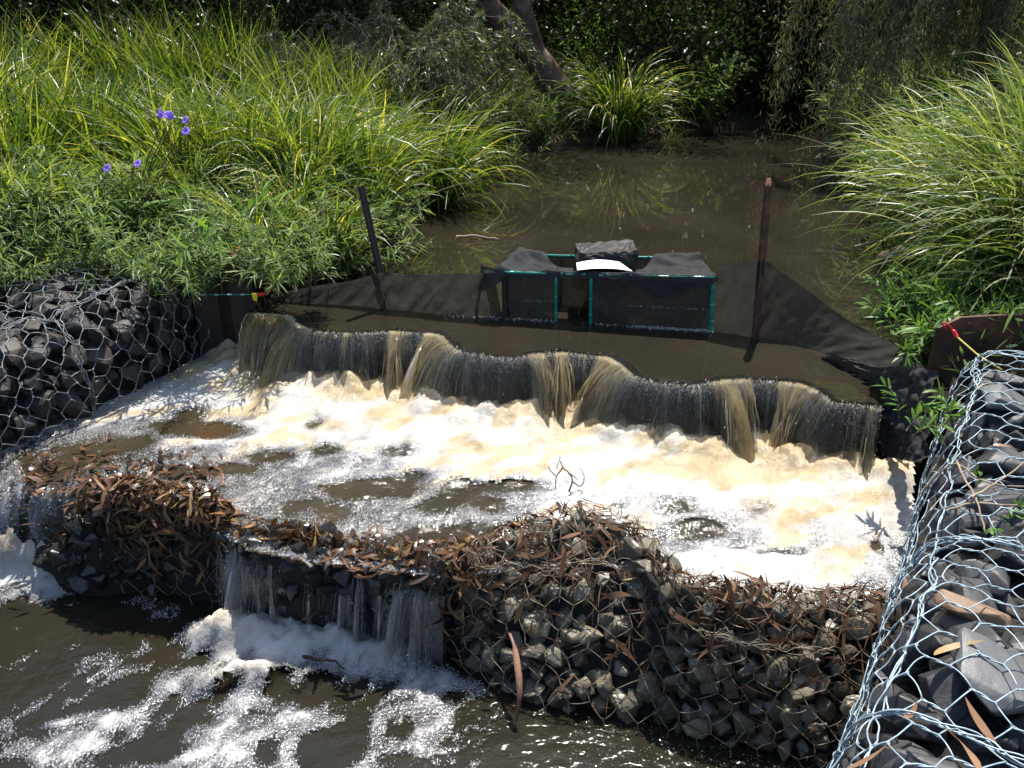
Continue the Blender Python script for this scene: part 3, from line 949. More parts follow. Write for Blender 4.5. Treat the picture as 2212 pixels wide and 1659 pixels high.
def sheet(name, X, Y, Z, mask, mat, extra=None):
    a, b = X.shape
    F = grid_faces(a, b)
    m = mask.ravel()
    F = F[m[F].all(1)]
    used = np.unique(F)
    re = -np.ones(a * b, np.int64)
    re[used] = np.arange(len(used))
    mb = MB()
    mb.add(np.stack([X.ravel(), Y.ravel(), Z.ravel()], 1)[used], re[F])
    return mb.build(name, mat, None, True, {k: v.ravel()[used] for k, v in (extra or {}).items()})


o = sheet('middle_pool_water', X, Y, zw, ok, M['midwater'])
tag(o, 'churning brown water between the weir and the low gabion sill', 'water', kind='structure')
dd = np.clip(den, 0, 1.3)


def bubbles(X, Y, Z, dens, mask, n, seed, label, wgt=1.0):
    g_ = np.random.default_rng(seed)
    w_ = (wgt * np.exp(-((dens - .45) / .35) ** 2) * mask * (dens > .06)).ravel()
    i = g_.choice(w_.size, n, p=w_ / w_.sum())
    pos = np.stack([X.ravel()[i] + g_.uniform(-.008, .008, n), Y.ravel()[i] + g_.uniform(-.008, .008, n), Z.ravel()[i] + .001], 1)
    droplets('foam_bubbles', pos, g_.gamma(2, .0006, n) + .0007, M['bubble'], label)


bubbles(X, Y, zw + .006 + .016 * np.clip(dd, 0, 1.2), dd, ok, 34000, 5, 'glinting bubbles on the foam of the middle pool', sstep(.45, 1.0, dcr))
o = sheet('foam', X, Y, zw + .004 + .016 * np.clip(dd, 0, 1.2) + (.004 * fine * dd), ok & (den > .08), M['foam'], {'foam': dd, 'amber': amber})
tag(o, 'white and amber bubbly foam covering the middle pool', 'foam', kind='stuff')
#@@GABION
# ------------------------------------------------------------------ gabions


class Sheet:
    "surface swept along an edge line; u runs up the profile (metres), v along the edge (metres)"

    def __init__(s, edge, prof, inward, zoff=None, nz=.02, seed=0, ns=3.0):
        s.E, s.v = resample(edge, .02)
        s.E = smooth(s.E, 9)
        t = nrm(np.gradient(smooth(s.E, 15), axis=0))
        s.I = np.stack([t[:, 1], -t[:, 0]], 1) * inward
        P = spath(prof, 120)
        s.P, s.u = resample(P, .01)
        s.L, s.U = s.v[-1], s.u[-1]
        s.zoff, s.nz, s.seed, s.ns = zoff, nz, seed, ns

    def pos0(s, u, v):
        ex = np.stack([np.interp(v, s.v, s.E[:, i]) for i in (0, 1)], -1)
        iv = np.stack([np.interp(v, s.v, s.I[:, i]) for i in (0, 1)], -1)
        o = np.interp(u, s.u, s.P[:, 0])
        z = np.interp(u, s.u, s.P[:, 1])
        if s.zoff is not None:
            z = z + s.zoff(u, v) * sstep(.45, .95, z)
        return np.concatenate([ex + iv * o[..., None], z[..., None]], -1)

    def normal(s, u, v):
        e = .012
        a = s.pos0(u + e, v) - s.pos0(u - e, v)
        b = s.pos0(u, v + e) - s.pos0(u, v - e)
        n = nrm(np.cross(a, b))
        c = s.pos0(np.full_like(u, s.U * .5), v)
        flip = np.sign(n[..., 2:3] + .25 * ((n[..., :2] * -np.stack([np.interp(v, s.v, s.I[:, i]) for i in (0, 1)], -1)).sum(-1, keepdims=True)))
        return n * np.where(flip == 0, 1, flip)

    def __call__(s, u, v, off=0.0):
        u, v = np.asarray(u, float), np.asarray(v, float)
        n = s.normal(u, v)
        h = s.nz * 2 * (fbm(u * s.ns, v * s.ns, 0, s.seed, 3) - .5) + np.asarray(off)
        return s.pos0(u, v) + n * h[..., None]


def hexmesh(name, S, u0, u1, v0, v1, W, L, rise, r, mat, off=.008, jit=.12, keepf=None, seed=1, twist=True):
    "double twisted hexagonal wire mesh, twists run along u"
    g = np.random.default_rng(seed)
    H = L + rise
    nj, ni = int((u1 - u0) / H) + 1, int((v1 - v0) / W) + 1
    jj, ii = np.meshgrid(np.arange(-1, nj + 1), np.arange(-1, ni + 1), indexing='ij')
    cv = v0 + ii * W + (jj % 2) * W / 2 + g.normal(0, jit * W * .5, ii.shape)
    cu = u0 + jj * H + g.normal(0, jit * H * .5, ii.shape)
    tiltv = g.normal(0, .10 * W, ii.shape)
    ob = off + g.normal(0, .004, ii.shape)
    top = np.stack([cu + L / 2, cv + tiltv / 2, ob], -1)
    bot = np.stack([cu - L / 2, cv - tiltv / 2, ob], -1)
    segs = []
    for j in range(jj.shape[0] - 1):
        for i in range(jj.shape[1]):
            for di in ((0, 1) if jj[j, 0] % 2 else (-1, 0)):
                if 0 <= i + di < jj.shape[1]:
                    segs.append((top[j, i], bot[j + 1, i + di]))
    segs = np.array(segs)
    t = np.linspace(0, 1, 6)
    path = segs[:, 0][:, None] * (1 - t[:, None]) + segs[:, 1][:, None] * t[:, None]
    bend = (g.normal(0, .05 * W, len(segs))[:, None]) * np.sin(t * math.pi)
    path[..., 1] += bend
    path[..., 2] += .002 + g.normal(0, .004, len(segs))[:, None] * np.sin(t * math.pi)
    ok = (path[..., 0].min(1) > u0) & (path[..., 0].max(1) < u1) & (path[..., 1].min(1) > v0) & (path[..., 1].max(1) < v1)
    if keepf is not None:
        ok &= keepf(path[:, 2, 0], path[:, 2, 1], g)
    mb = MB()
    P = S(path[ok][..., 0], path[ok][..., 1], path[ok][..., 2])
    tubes(mb, P, r, 5)
    a, b = bot.reshape(-1, 3), top.reshape(-1, 3)
    ok = (a[:, 0] > u0) & (b[:, 0] < u1) & (a[:, 1] > v0) & (a[:, 1] < v1)
    if keepf is not None:
        ok &= keepf((a[:, 0] + b[:, 0]) / 2, a[:, 1], g)
    a, b = a[ok], b[ok]
    t = np.linspace(-.12, 1.12, 9)
    ax = a[:, None] * (1 - t[:, None]) + b[:, None] * t[:, None]
    for ph in (0, math.pi):
        q = ax.copy()
        q[..., 1] += np.cos(t * 5.2 + ph) * r * 1.05
        q[..., 2] += np.sin(t * 5.2 + ph) * r * 1.05
        tubes(mb, S(q[..., 0], q[..., 1], q[..., 2]), r, 5)
    return mb.build(name, mat)


def lacing(name, S, pts, n, r, mat, amp=.02, seed=3, off=.015):
    "a bundle of wavy tie wires along (u, v) points"
    g = np.random.default_rng(seed)
    mb = MB()
    base, sl = resample(np.array(pts, float), .012)
    for k in range(n):
        f, p = g.uniform(18, 55), g.uniform(0, 6)
        q = base.copy()
        q[:, 0] += amp * (fbm(sl * 9 + k * 5, k * 1.3, 0, seed) - .5) * 2.2 + amp * .45 * np.sin(sl * f + p)
        q[:, 1] += amp * (fbm(sl * 9 + k * 5, k * 1.3 + 9, 0, seed) - .5) * 2.2 + amp * .45 * np.cos(sl * f + p)
        a, b = sorted(g.choice(len(q), 2, replace=False)) if k > 1 else (0, len(q) - 1)
        if b - a < 14:
            a, b = 0, len(q) - 1
        q = q[a:b + 1]
        o = off + .008 * np.sin(sl[a:b + 1] * f * .7 + p)
        tubes(mb, S(q[:, 0], q[:, 1], o)[None], r, 5)
    return mb.build(name, mat)


def stone_mesh(name, mat, seed, flat=.75):
    g = np.random.default_rng(seed)
    pts = nrm(g.normal(0, 1, (15, 3))) * g.uniform(.42, .56, (15, 1)) * (1.12, .95, flat)
    bm = bmesh.new()
    for p in pts:
        bm.verts.new(p)
    r = bmesh.ops.convex_hull(bm, input=bm.verts[:])
    junk = list({e for e in r['geom_interior'] + r['geom_unused'] if isinstance(e, bmesh.types.BMVert)})
    bmesh.ops.delete(bm, geom=junk, context='VERTS')
    bmesh.ops.dissolve_limit(bm, angle_limit=.22, verts=bm.verts[:], edges=bm.edges[:])
    bmesh.ops.bevel(bm, geom=bm.edges[:], offset=.035, segments=2, profile=.6, affect='EDGES')
    bmesh.ops.triangulate(bm, faces=bm.faces[:])
    bmesh.ops.subdivide_edges(bm, edges=[e for e in bm.edges if e.calc_length() > .14], cuts=2, use_grid_fill=True)
    bmesh.ops.triangulate(bm, faces=bm.faces[:])
    co_ = np.array([v.co for v in bm.verts])
    n = fbm(co_[:, 0] * 4 + seed, co_[:, 1] * 4, co_[:, 2] * 4, seed, 4) - .5
    for v, k in zip(bm.verts, n):
        v.co *= 1 + .16 * k
    bm.normal_update()
    me = bpy.data.meshes.new(name)
    bm.to_mesh(me)
    bm.free()
    for p in me.polygons:
        p.use_smooth = True
    me.set_sharp_from_angle(angle=math.radians(32))
    me.materials.append(mat)
    return me


def poisson(g, u0, u1, v0, v1, dmin, tries=4000, ok=None, have=None):
    pts = [] if have is None else list(have)
    n0 = len(pts)
    for _ in range(tries):
        p = (g.uniform(u0, u1), g.uniform(v0, v1))
        if ok is not None and not ok(*p):
            continue
        if pts:
            a = np.asarray(pts)
            if ((a[:, 0] - p[0]) ** 2 + (a[:, 1] - p[1]) ** 2).min() < dmin * dmin:
                continue
        pts.append(p)
    return np.array(pts[n0:]) if len(pts) > n0 else np.zeros((0, 2))


def lay_stones(S, pts, size, depth, meshes, label, group, g, specials=()):
    first = None
    for k, (u, v) in enumerate(pts):
        n = S.normal(np.array([u]), np.array([v]))[0]
        s = size * g.uniform(.82, 1.25)
        p = S(np.array([u]), np.array([v]), np.array([-s * depth]))[0]
        q = Vector(n).to_track_quat('Z', 'Y').to_euler()
        R = q.to_matrix() @ Euler((g.normal(0, .3), g.normal(0, .3), g.uniform(0, 6.28))).to_matrix()
        o = bpy.data.objects.new('gabion_stone', meshes[k % len(meshes)])
        COL.objects.link(o)
        o.location = p
        o.rotation_euler = R.to_euler()
        o.scale = (s * g.uniform(.9, 1.2), s * g.uniform(.85, 1.1), s * g.uniform(.8, 1.05))
        tag(o, label, 'stone', group)


def rubble(name, S, pts, size, depth, meshes, mat, g):
    "stones deep in the basket that nobody can tell apart, joined"
    mb = MB()
    for k, (u, v) in enumerate(pts):
        me = meshes[g.integers(len(meshes))]
        V = np.array([x.co for x in me.vertices])
        F = np.array([list(p.vertices) for p in me.polygons])
        s = size * g.uniform(.8, 1.2)
        R = np.array(Euler(g.uniform(0, 6.28, 3)).to_matrix())
        p = S(np.array([u]), np.array([v]), np.array([-s * depth]))[0]
        mb.add((V * s) @ R.T + p, F, g.random())
    return mb.build(name, mat, None, False)


def backing_sheet(S, u0, u1, v0, v1, off, mat):  # added dark sheet behind the stones, closes see-through gaps
    us, vs = np.arange(u0, u1, .04), np.arange(v0, v1, .04)
    U, Vv = np.meshgrid(us, vs, indexing='ij')
    P = S(U, Vv, off + .05 * (fbm(U * 11, Vv * 11, 0, 77, 3) - .5))
    mb = MB()
    mb.add(P.reshape(-1, 3), grid_faces(len(us), len(vs)))
    return mb.build('fill', mat)


dark = [stone_mesh('dark_stone', M['stone_dark'], 100 + i, .72) for i in range(8)]
leftst = [stone_mesh('brown_stone', M['stone_left'], 200 + i, .8) for i in range(7)]
olive = [stone_mesh('olive_stone', M['stone_wet'], 300 + i, .85) for i in range(8)]
g = np.random.default_rng(7)

# right basket: near, big dark stones under pale wire
R_JOIN = (1.36 + .23, 2.35)           # v of the two lacing joins


def r_zoff(u, v):
    z = -.035 * np.exp(-((v - 1.60) / .07) ** 2) - .035 * np.exp(-((v - 2.42) / .06) ** 2)
    return z + .035 * np.exp(-((v - 2.0) / .25) ** 2) + .02 * np.sin(v * 3)


SR = Sheet(R_EDGE, [(.02, -.15), (-.03, .1), (-.055, .45), (-.04, .74), (.0, .87), (.09, .945), (.30, .96), (.7, .97), (1.3, .99), (1.7, 1.0)], -1, r_zoff, .018, 5, 4)
right_g = empty('gabion', (1.6, 2.2, .45), 'near right gabion of big dark stones under pale hexagonal wire', 'gabion')
keep(backing_sheet(SR, 0, SR.U - .1, 0, SR.L, -.14, M['fill']), right_g)
RW = .0018
keep(hexmesh('wire_mesh', SR, .15, 2.45, .03, SR.L - .03, .112, .045, .040, RW, M['wire'], .012, .09, seed=5), right_g)
lw = lacing('lacing_wire', SR, [(.55, 1.62), (.9, 1.60), (1.2, 1.58), (1.7, 1.55), (2.3, 1.5)], 9, .0021, M['wire'], .022, 4)
keep(lw, right_g)
lw = lacing('lacing_wire', SR, [(.75, 2.42), (1.0, 2.42), (1.3, 2.45), (1.8, 2.5)], 5, .0021, M['wire'], .016, 14)
keep(lw, right_g)
lw = lacing('lacing_wire', SR, [(1.08, .05), (1.1, .6), (1.07, 1.1), (1.08, 1.6), (1.1, 2.0), (1.08, 2.4), (1.08, 2.8)], 5, .0021, M['wire'], .018, 24)
keep(lw, right_g)
lw = lacing('lacing_wire', SR, [(1.0, .08), (1.3, .1), (1.7, .06), (2.2, .08)], 8, .0021, M['wire'], .03, 34)
keep(lw, right_g)
pts = poisson(g, .98, 2.2, .06, SR.L - .2, .158, 5000)[:80]
lay_stones(SR, pts, .195, .46, dark, 'dark grey angular stone under the pale wire of the near right gabion', 'stones in the right gabion', g)
pts2 = poisson(g, .25, .98, .05, 2.6, .115, 3000)
o = rubble('rubble', SR, pts2, .16, .5, dark, M['stone_dark'], g)
tag(o, 'dark shaded rubble in the side of the right gabion', 'rubble', kind='stuff')
pts3 = poisson(g, 1.0, 2.35, .06, SR.L - .05, .10, 5000)
o = rubble('rubble', SR, pts3, .14, 1.0, dark, M['stone_dark'], g)
tag(o, 'small dark rubble deep between the big stones of the right gabion', 'rubble', kind='stuff')

# left basket
SL = Sheet(L_FRONT, [(.03, .1), (-.03, .35), (-.06, .6), (-.03, .80), (.04, .90), (.16, .955), (.45, .975), (.8, .98), (1.0, .97)], 1,
           lambda u, v: .03 * np.sin(v * 4.3) - .03 * np.exp(-((v - .9) / .05) ** 2), .02, 9, 4)
left_g = empty('gabion', (-2.3, 3.6, .3), 'left gabion of brown stones with its shaded front face above the foam', 'gabion')
keep(backing_sheet(SL, 0, SL.U - .05, 0, SL.L, -.13, M['fill']), left_g)
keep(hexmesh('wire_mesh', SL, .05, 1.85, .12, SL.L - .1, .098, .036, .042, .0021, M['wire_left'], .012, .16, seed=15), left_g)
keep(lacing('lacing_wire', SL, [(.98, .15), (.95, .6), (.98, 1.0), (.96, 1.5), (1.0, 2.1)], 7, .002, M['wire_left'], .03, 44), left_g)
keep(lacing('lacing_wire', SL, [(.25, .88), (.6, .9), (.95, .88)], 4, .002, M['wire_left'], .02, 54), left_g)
pts = poisson(g, .42, 1.6, .2, 1.9, .122, 5000)[:95]
lay_stones(SL, pts, .138, .46, leftst, 'shade-toned brownish stone behind the dimmed wire of the left gabion', 'stones in the left gabion', g)
pts3 = poisson(g, .1, 1.8, .1, SL.L - .1, .10, 4000)
o = rubble('rubble', SL, pts3, .13, .95, leftst, M['stone_left'], g)
tag(o, 'shaded rubble deep inside the left gabion', 'rubble', kind='stuff')

# ------------------------------------------------------------------ low gabion sill
ST_FOOT = [(-420, 1200), (-150, 1215), (0, 1225), (130, 1240), (230, 1262), (330, 1285), (450, 1298), (530, 1318), (650, 1335), (800, 1362), (950, 1415), (1060, 1480), (1180, 1522), (1300, 1550), (1400, 1555), (1480, 1590), (1640, 1625), (1790, 1660), (1900, 1700), (2060, 1760)]
ST_BACK = [(-420, 1040), (-150, 1060), (0, 1075), (120, 1075), (230, 1075), (300, 1065), (450, 1090), (530, 1115), (650, 1150), (800, 1170), (950, 1185), (1060, 1165), (1160, 1140), (1260, 1128), (1380, 1165), (1440, 1260), (1600, 1280), (1750, 1285), (1880, 1285), (2040, 1285)]
ST_H = [.0, .0, .0, .12, .45, .50, .49, .425, .44, .42, .44, .50, .555, .57, .56, .52, .52, .51, .50, .50]
_f = np.array([at(x, y, 0)[:2] for x, y in ST_FOOT])
_f[:, 1] -= .03
_b = np.array([at(x, y, .45)[:2] for x, y in ST_BACK])


class Sill:
    "low gabion: u from the upstream side over the top and down the front"

    def __init__(s):
        n = 400
        self_f, self_b = spath(_f, n), spath(_b, n)
        s.f, s.b = smooth(self_f, 15), smooth(self_b, 15)
        s.h = smooth(spath(np.array(ST_H)[:, None], n), 11)[:, 0]
        s.v = np.concatenate([[0], np.cumsum(np.linalg.norm(np.diff(s.f, axis=0), axis=1))])
        s.L, s.U = s.v[-1], 1.25
        px = spath(np.array([[p[0]] for p in ST_FOOT], float), n)[:, 0]
        s.vr = float(np.interp(1000, px, s.v))
        tab = lambda pts: (lambda r: (r[1] / r[1][-1], r[0]))(resample(spath(pts, 200), .01))
        s.A = tab([(0, -.25), (.0, .55), (.10, .88), (.35, 1.0), (.62, .99), (.80, .90), (.93, .68), (.98, .35), (.97, -.25)])
        s.B = tab([(0, -.25), (.0, .66), (.05, .92), (.15, 1.0), (.32, .94), (.52, .78), (.71, .56), (.88, .32), (1.01, .08), (1.0, -.25)])

    def pos0(s, u, v):
        ip = lambda a: np.stack([np.interp(v, s.v, a[:, i]) for i in (0, 1)], -1)
        f, b, h = ip(s.f), ip(s.b), np.interp(v, s.v, s.h)
        a = np.clip(u / s.U, 0, 1)
        w = sstep(s.vr - .12, s.vr + .2, v)
        k = np.interp(a, s.A[0], s.A[1][:, 0]) * (1 - w) + np.interp(a, s.B[0], s.B[1][:, 0]) * w
        zf = np.interp(a, s.A[0], s.A[1][:, 1]) * (1 - w) + np.interp(a, s.B[0], s.B[1][:, 1]) * w
        z = h * zf
        return np.concatenate([b + (f - b) * k[..., None], z[..., None]], -1)

    def normal(s, u, v):
        e = .015
        n = nrm(np.cross(s.pos0(u + e, v) - s.pos0(u - e, v), s.pos0(u, v + e) - s.pos0(u, v - e)))
        return n

    def __call__(s, u, v, off=0.0):
        u, v = np.asarray(u, float), np.asarray(v, float)
        h = .036 * (fbm(u * 4, v * 4, 0, 19, 3) - .5) * 2 * .6 + np.asarray(off)
        return s.pos0(u, v) + s.normal(u, v) * h[..., None]


SS = Sill()
vpx = lambda px: float(np.interp(px, np.interp(SS.v, SS.v, np.linspace(0, 1, 400)) * 0 + spath(np.array([[p[0]] for p in ST_FOOT], float), 400)[:, 0], SS.v))
if SS.normal(np.array([.6]), np.array([2.0]))[0, 2] < 0:
    _n = Sill.normal
    Sill.normal = lambda s, u, v: -_n(s, u, v)
SS = Sill()
sill = empty('gabion', (float(_f[9, 0]), float(_f[9, 1]), -.05), 'low gabion sill across the creek, water and dead leaves spilling over it', 'gabion')
keep(backing_sheet(SS, .05, 1.2, vpx(110), SS.L - .05, -.075, M['fill']), sill)
v_ml, v_mr = vpx(150), vpx(500)
v_r0, v_r1 = vpx(985), SS.L
wet = lambda u, v, g_: (v > v_r0) | (g_.random(len(v)) < np.where((v > v_ml) & (v < v_mr), .75, .45))
keep(hexmesh('wire_mesh', SS, .2, 1.17, vpx(60), SS.L - .1, .108, .030, .036, .0015, M['wire_rust'], .010, .2, keepf=wet, seed=25), sill)
keep(lacing('lacing_wire', SS, [(.68, v_r0 + .1), (.74, vpx(1200)), (.70, vpx(1400)), (.78, vpx(1600)), (.76, vpx(1800))], 6, .0014, M['wire_rust'], .022, 64), sill)
vis = lambda u, v: (v > v_r0 + .02) or (v_ml < v < v_mr and u > .55)
pts = poisson(g, .30, 1.12, v_ml, SS.L - .1, .074, 9000, vis)
if len(pts) > 120:
    pts = pts[:120]
blk = [stone_mesh('black_stone', M['stone_black'], 350 + i, .85) for i in range(5)]
lay_stones(SS, pts[pts[:, 1] > v_r0], .098, .46, olive, 'small olive grey stone packed in the wire of the low sill', 'stones in the low sill', g)
lay_stones(SS, pts[pts[:, 1] <= v_r0], .098, .46, blk, 'black wet stone under the leaf heap of the left mound', 'wet stones in the left mound', g)
pts3 = poisson(g, .2, 1.16, vpx(140), SS.L - .1, .06, 9000)
o = rubble('rubble', SS, pts3[pts3[:, 1] > v_r0], .085, .75, olive, M['stone_wet'], g)
tag(o, 'small wet rubble between the stones of the right mounds of the sill', 'rubble', kind='stuff')
o = rubble('rubble', SS, pts3[pts3[:, 1] <= v_r0], .085, .75, blk, M['stone_black'], g)
tag(o, 'black soaked rubble behind the spilling water of the sill', 'rubble', kind='stuff')

# ------------------------------------------------------------------ dead leaves


def leaf_paths(n, g, lmin=.07, lmax=.15, wmin=.010, wmax=.022):
    s = 8
    t = np.linspace(0, 1, s)
    L = g.uniform(lmin, lmax, n)
    W = g.uniform(wmin, wmax, n)
    sick = g.normal(0, .8, n)
    curl = g.normal(0, .55, n)
    a = sick[:, None] * (t - .5)
    c = curl[:, None] * (t - .5)
    d = np.stack([np.cos(a) * np.cos(c), np.sin(a), np.sin(c) * np.ones_like(a)], -1)
    P = np.cumsum(d, 1) * (L / s)[:, None, None]
    P -= P.mean(1, keepdims=True)
    side = nrm(np.cross(np.array([0, 0, 1.]), d))
    tw = g.normal(0, .5, n)[:, None] * (t - .3) * 2
    side = side * np.cos(tw)[..., None] + np.array([0, 0, 1.]) * np.sin(tw)[..., None]
    Wd = W[:, None] * (np.sin(np.clip(t, .02, .985) * math.pi) ** .7 * (1.1 - .35 * t))
    return P, Wd, side


def rot_batch(n, g, tilt=.35, normals=None):
    az = g.uniform(0, 2 * math.pi, n)
    ca, sa = np.cos(az), np.sin(az)
    Rz = np.zeros((n, 3, 3))
    Rz[:, 0, 0], Rz[:, 0, 1], Rz[:, 1, 0], Rz[:, 1, 1], Rz[:, 2, 2] = ca, -sa, sa, ca, 1
    nn = np.tile([0, 0, 1.], (n, 1)) if normals is None else normals
    nn = nrm(nn + g.normal(0, tilt, (n, 3)))
    x = nrm(np.cross(np.tile([.31, .95, .1], (n, 1)), nn))
    y = np.cross(nn, x)
    B = np.stack([x, y, nn], -1)
    return B @ Rz


def litter(name, pos, normals, g, mat, label, tilt=.4, tint=None, **kw):
    n = len(pos)
    P, Wd, side = leaf_paths(n, g, **kw)
    R = rot_batch(n, g, tilt, normals)
    P = np.einsum('nij,nsj->nsi', R, P) + pos[:, None]
    side = np.einsum('nij,nsj->nsi', R, side)
    mb = MB()
    strips(mb, P, Wd, side, g.random(n) if tint is None else tint)
    o = mb.build(name, mat)
    return tag(o, label, 'leaf litter', kind='stuff')


def on_sheet(S, us, vs, off):
    return S(us, vs, off), S.normal(us, vs)


# mound 1: thick heap of wet leaves on its top, twigs down its front
n = 820
vs = g.uniform(vpx(130), vpx(515), n)
us = np.clip(.62 + .20 * g.normal(0, 1, n), .30, 1.0)
hp = .03 * np.exp(-((vs - vpx(300)) / .12) ** 2) + .03 * np.exp(-((vs - vpx(465)) / .10) ** 2)
p, q = on_sheet(SS, us, vs, .004 + (hp + .018) * g.random(n))
litter('leaf_litter', p, q, g, M['litter_wet'], 'heap of wet brown leaves on the left mound of the low sill', .28)
n = 330
vs = g.uniform(vpx(150), vpx(505), n)
us = np.clip(.60 + .16 * g.normal(0, 1, n), .35, .95)
hp = .03 * np.exp(-((vs - vpx(300)) / .12) ** 2) + .03 * np.exp(-((vs - vpx(465)) / .10) ** 2)
p, q = on_sheet(SS, us, vs, .014 + hp + .014 * g.random(n))
litter('leaf_litter', p, q, g, M['litter'], 'tan and orange leaves lying over the left mound of the low sill', .28)
# gap between the mounds
n = 620
vs = g.uniform(vpx(500), vpx(1020), n)
us = np.clip(.66 + .17 * g.normal(0, 1, n), .25, 1.05)
p, q = on_sheet(SS, us, vs, .004 + .03 * g.random(n) * (fbm(vs * 6, us * 6, 0, 5) > .45))
litter('leaf_litter', p, q, g, M['litter_wet'], 'wet red brown leaves caught under the water spilling over the sill', .4)
# right mounds, dry
n = 380
vs = g.uniform(vpx(1010), SS.L - .15, n)
us = .5 + .22 * g.normal(0, 1, n)
kk = (fbm(vs * 5, us * 7, 0, 15, 3) > .42) & (us > .22) & (us < 1.12)
us, vs = us[kk], vs[kk]
p, q = on_sheet(SS, us, vs, .008 + .02 * g.random(len(us)))
litter('leaf_litter', p, q, g, M['litter'], 'dry tan leaves scattered over the right mounds of the low sill', .12, tint=g.beta(2.2, 2.0, len(us)))
n = 750
vs = g.uniform(vpx(1000), SS.L - .15, n)
us = np.clip(.36 + .07 * g.normal(0, 1, n), .2, .8) + .12 * (vs > vpx(1440)) * g.random(n)
p, q = on_sheet(SS, us, vs, .004 + .022 * g.random(n))
litter('leaf_litter', p, q, g, M['litter'], 'bed of leaves and twigs along the upstream edge of the right mounds', .12, tint=g.beta(1.6, 2.6, n), wmin=.005, wmax=.016)
n = 1500
vs = g.uniform(vpx(1000), SS.L - .1, n)
us = np.clip(.52 + .24 * g.normal(0, 1, n), .22, 1.08)
p, q = on_sheet(SS, us, vs, .006 + .016 * g.random(n))
litter('twig_litter', p, q, g, M['litter'], 'fine twigs and grass straws matted over the wire of the right mounds', .16, tint=.15 + .5 * g.beta(1.5, 2, n), lmin=.05, lmax=.16, wmin=.002, wmax=.006)
n = 500
vs = g.uniform(vpx(140), vpx(980), n)
us = np.clip(.66 + .2 * g.normal(0, 1, n), .3, 1.1)
p, q = on_sheet(SS, us, vs, .010 + .03 * g.random(n))
litter('twig_litter', p, q, g, M['litter'], 'straws and fine twigs caught on the wet left part of the sill', .3, tint=.2 + .6 * g.beta(1.5, 2, n), lmin=.05, lmax=.15, wmin=.002, wmax=.005)
# leaves just under and on the rushing water at the left
px = np.concatenate([g.uniform(50, 480, 300), g.uniform(700, 1080, 260)])
py = np.concatenate([g.normal(1020, 38, 300), g.normal(1195, 22, 260)])
pos = np.array([at(a, b, Z_MID + .012) for a, b in zip(px, py)])
ki = ~inside(pos[:, 0], pos[:, 1], L_FOOT)
pos = pos[ki]
pos[:, 2] += g.uniform(-.014, .006, len(pos)) - .17 * sstep(3.0, 2.72, pos[:, 1]) * sstep(-1.72, -1.95, pos[:, 0])
litter('leaf_litter', pos, np.tile([0, 0, 1.], (len(pos), 1)), g, M['litter_wet'], 'orange and brown leaves just under the shallow rushing water', .12, tint=.75 * g.random(len(pos)), lmin=.05, lmax=.12)

# ------------------------------------------------------------------ water spilling over the sill


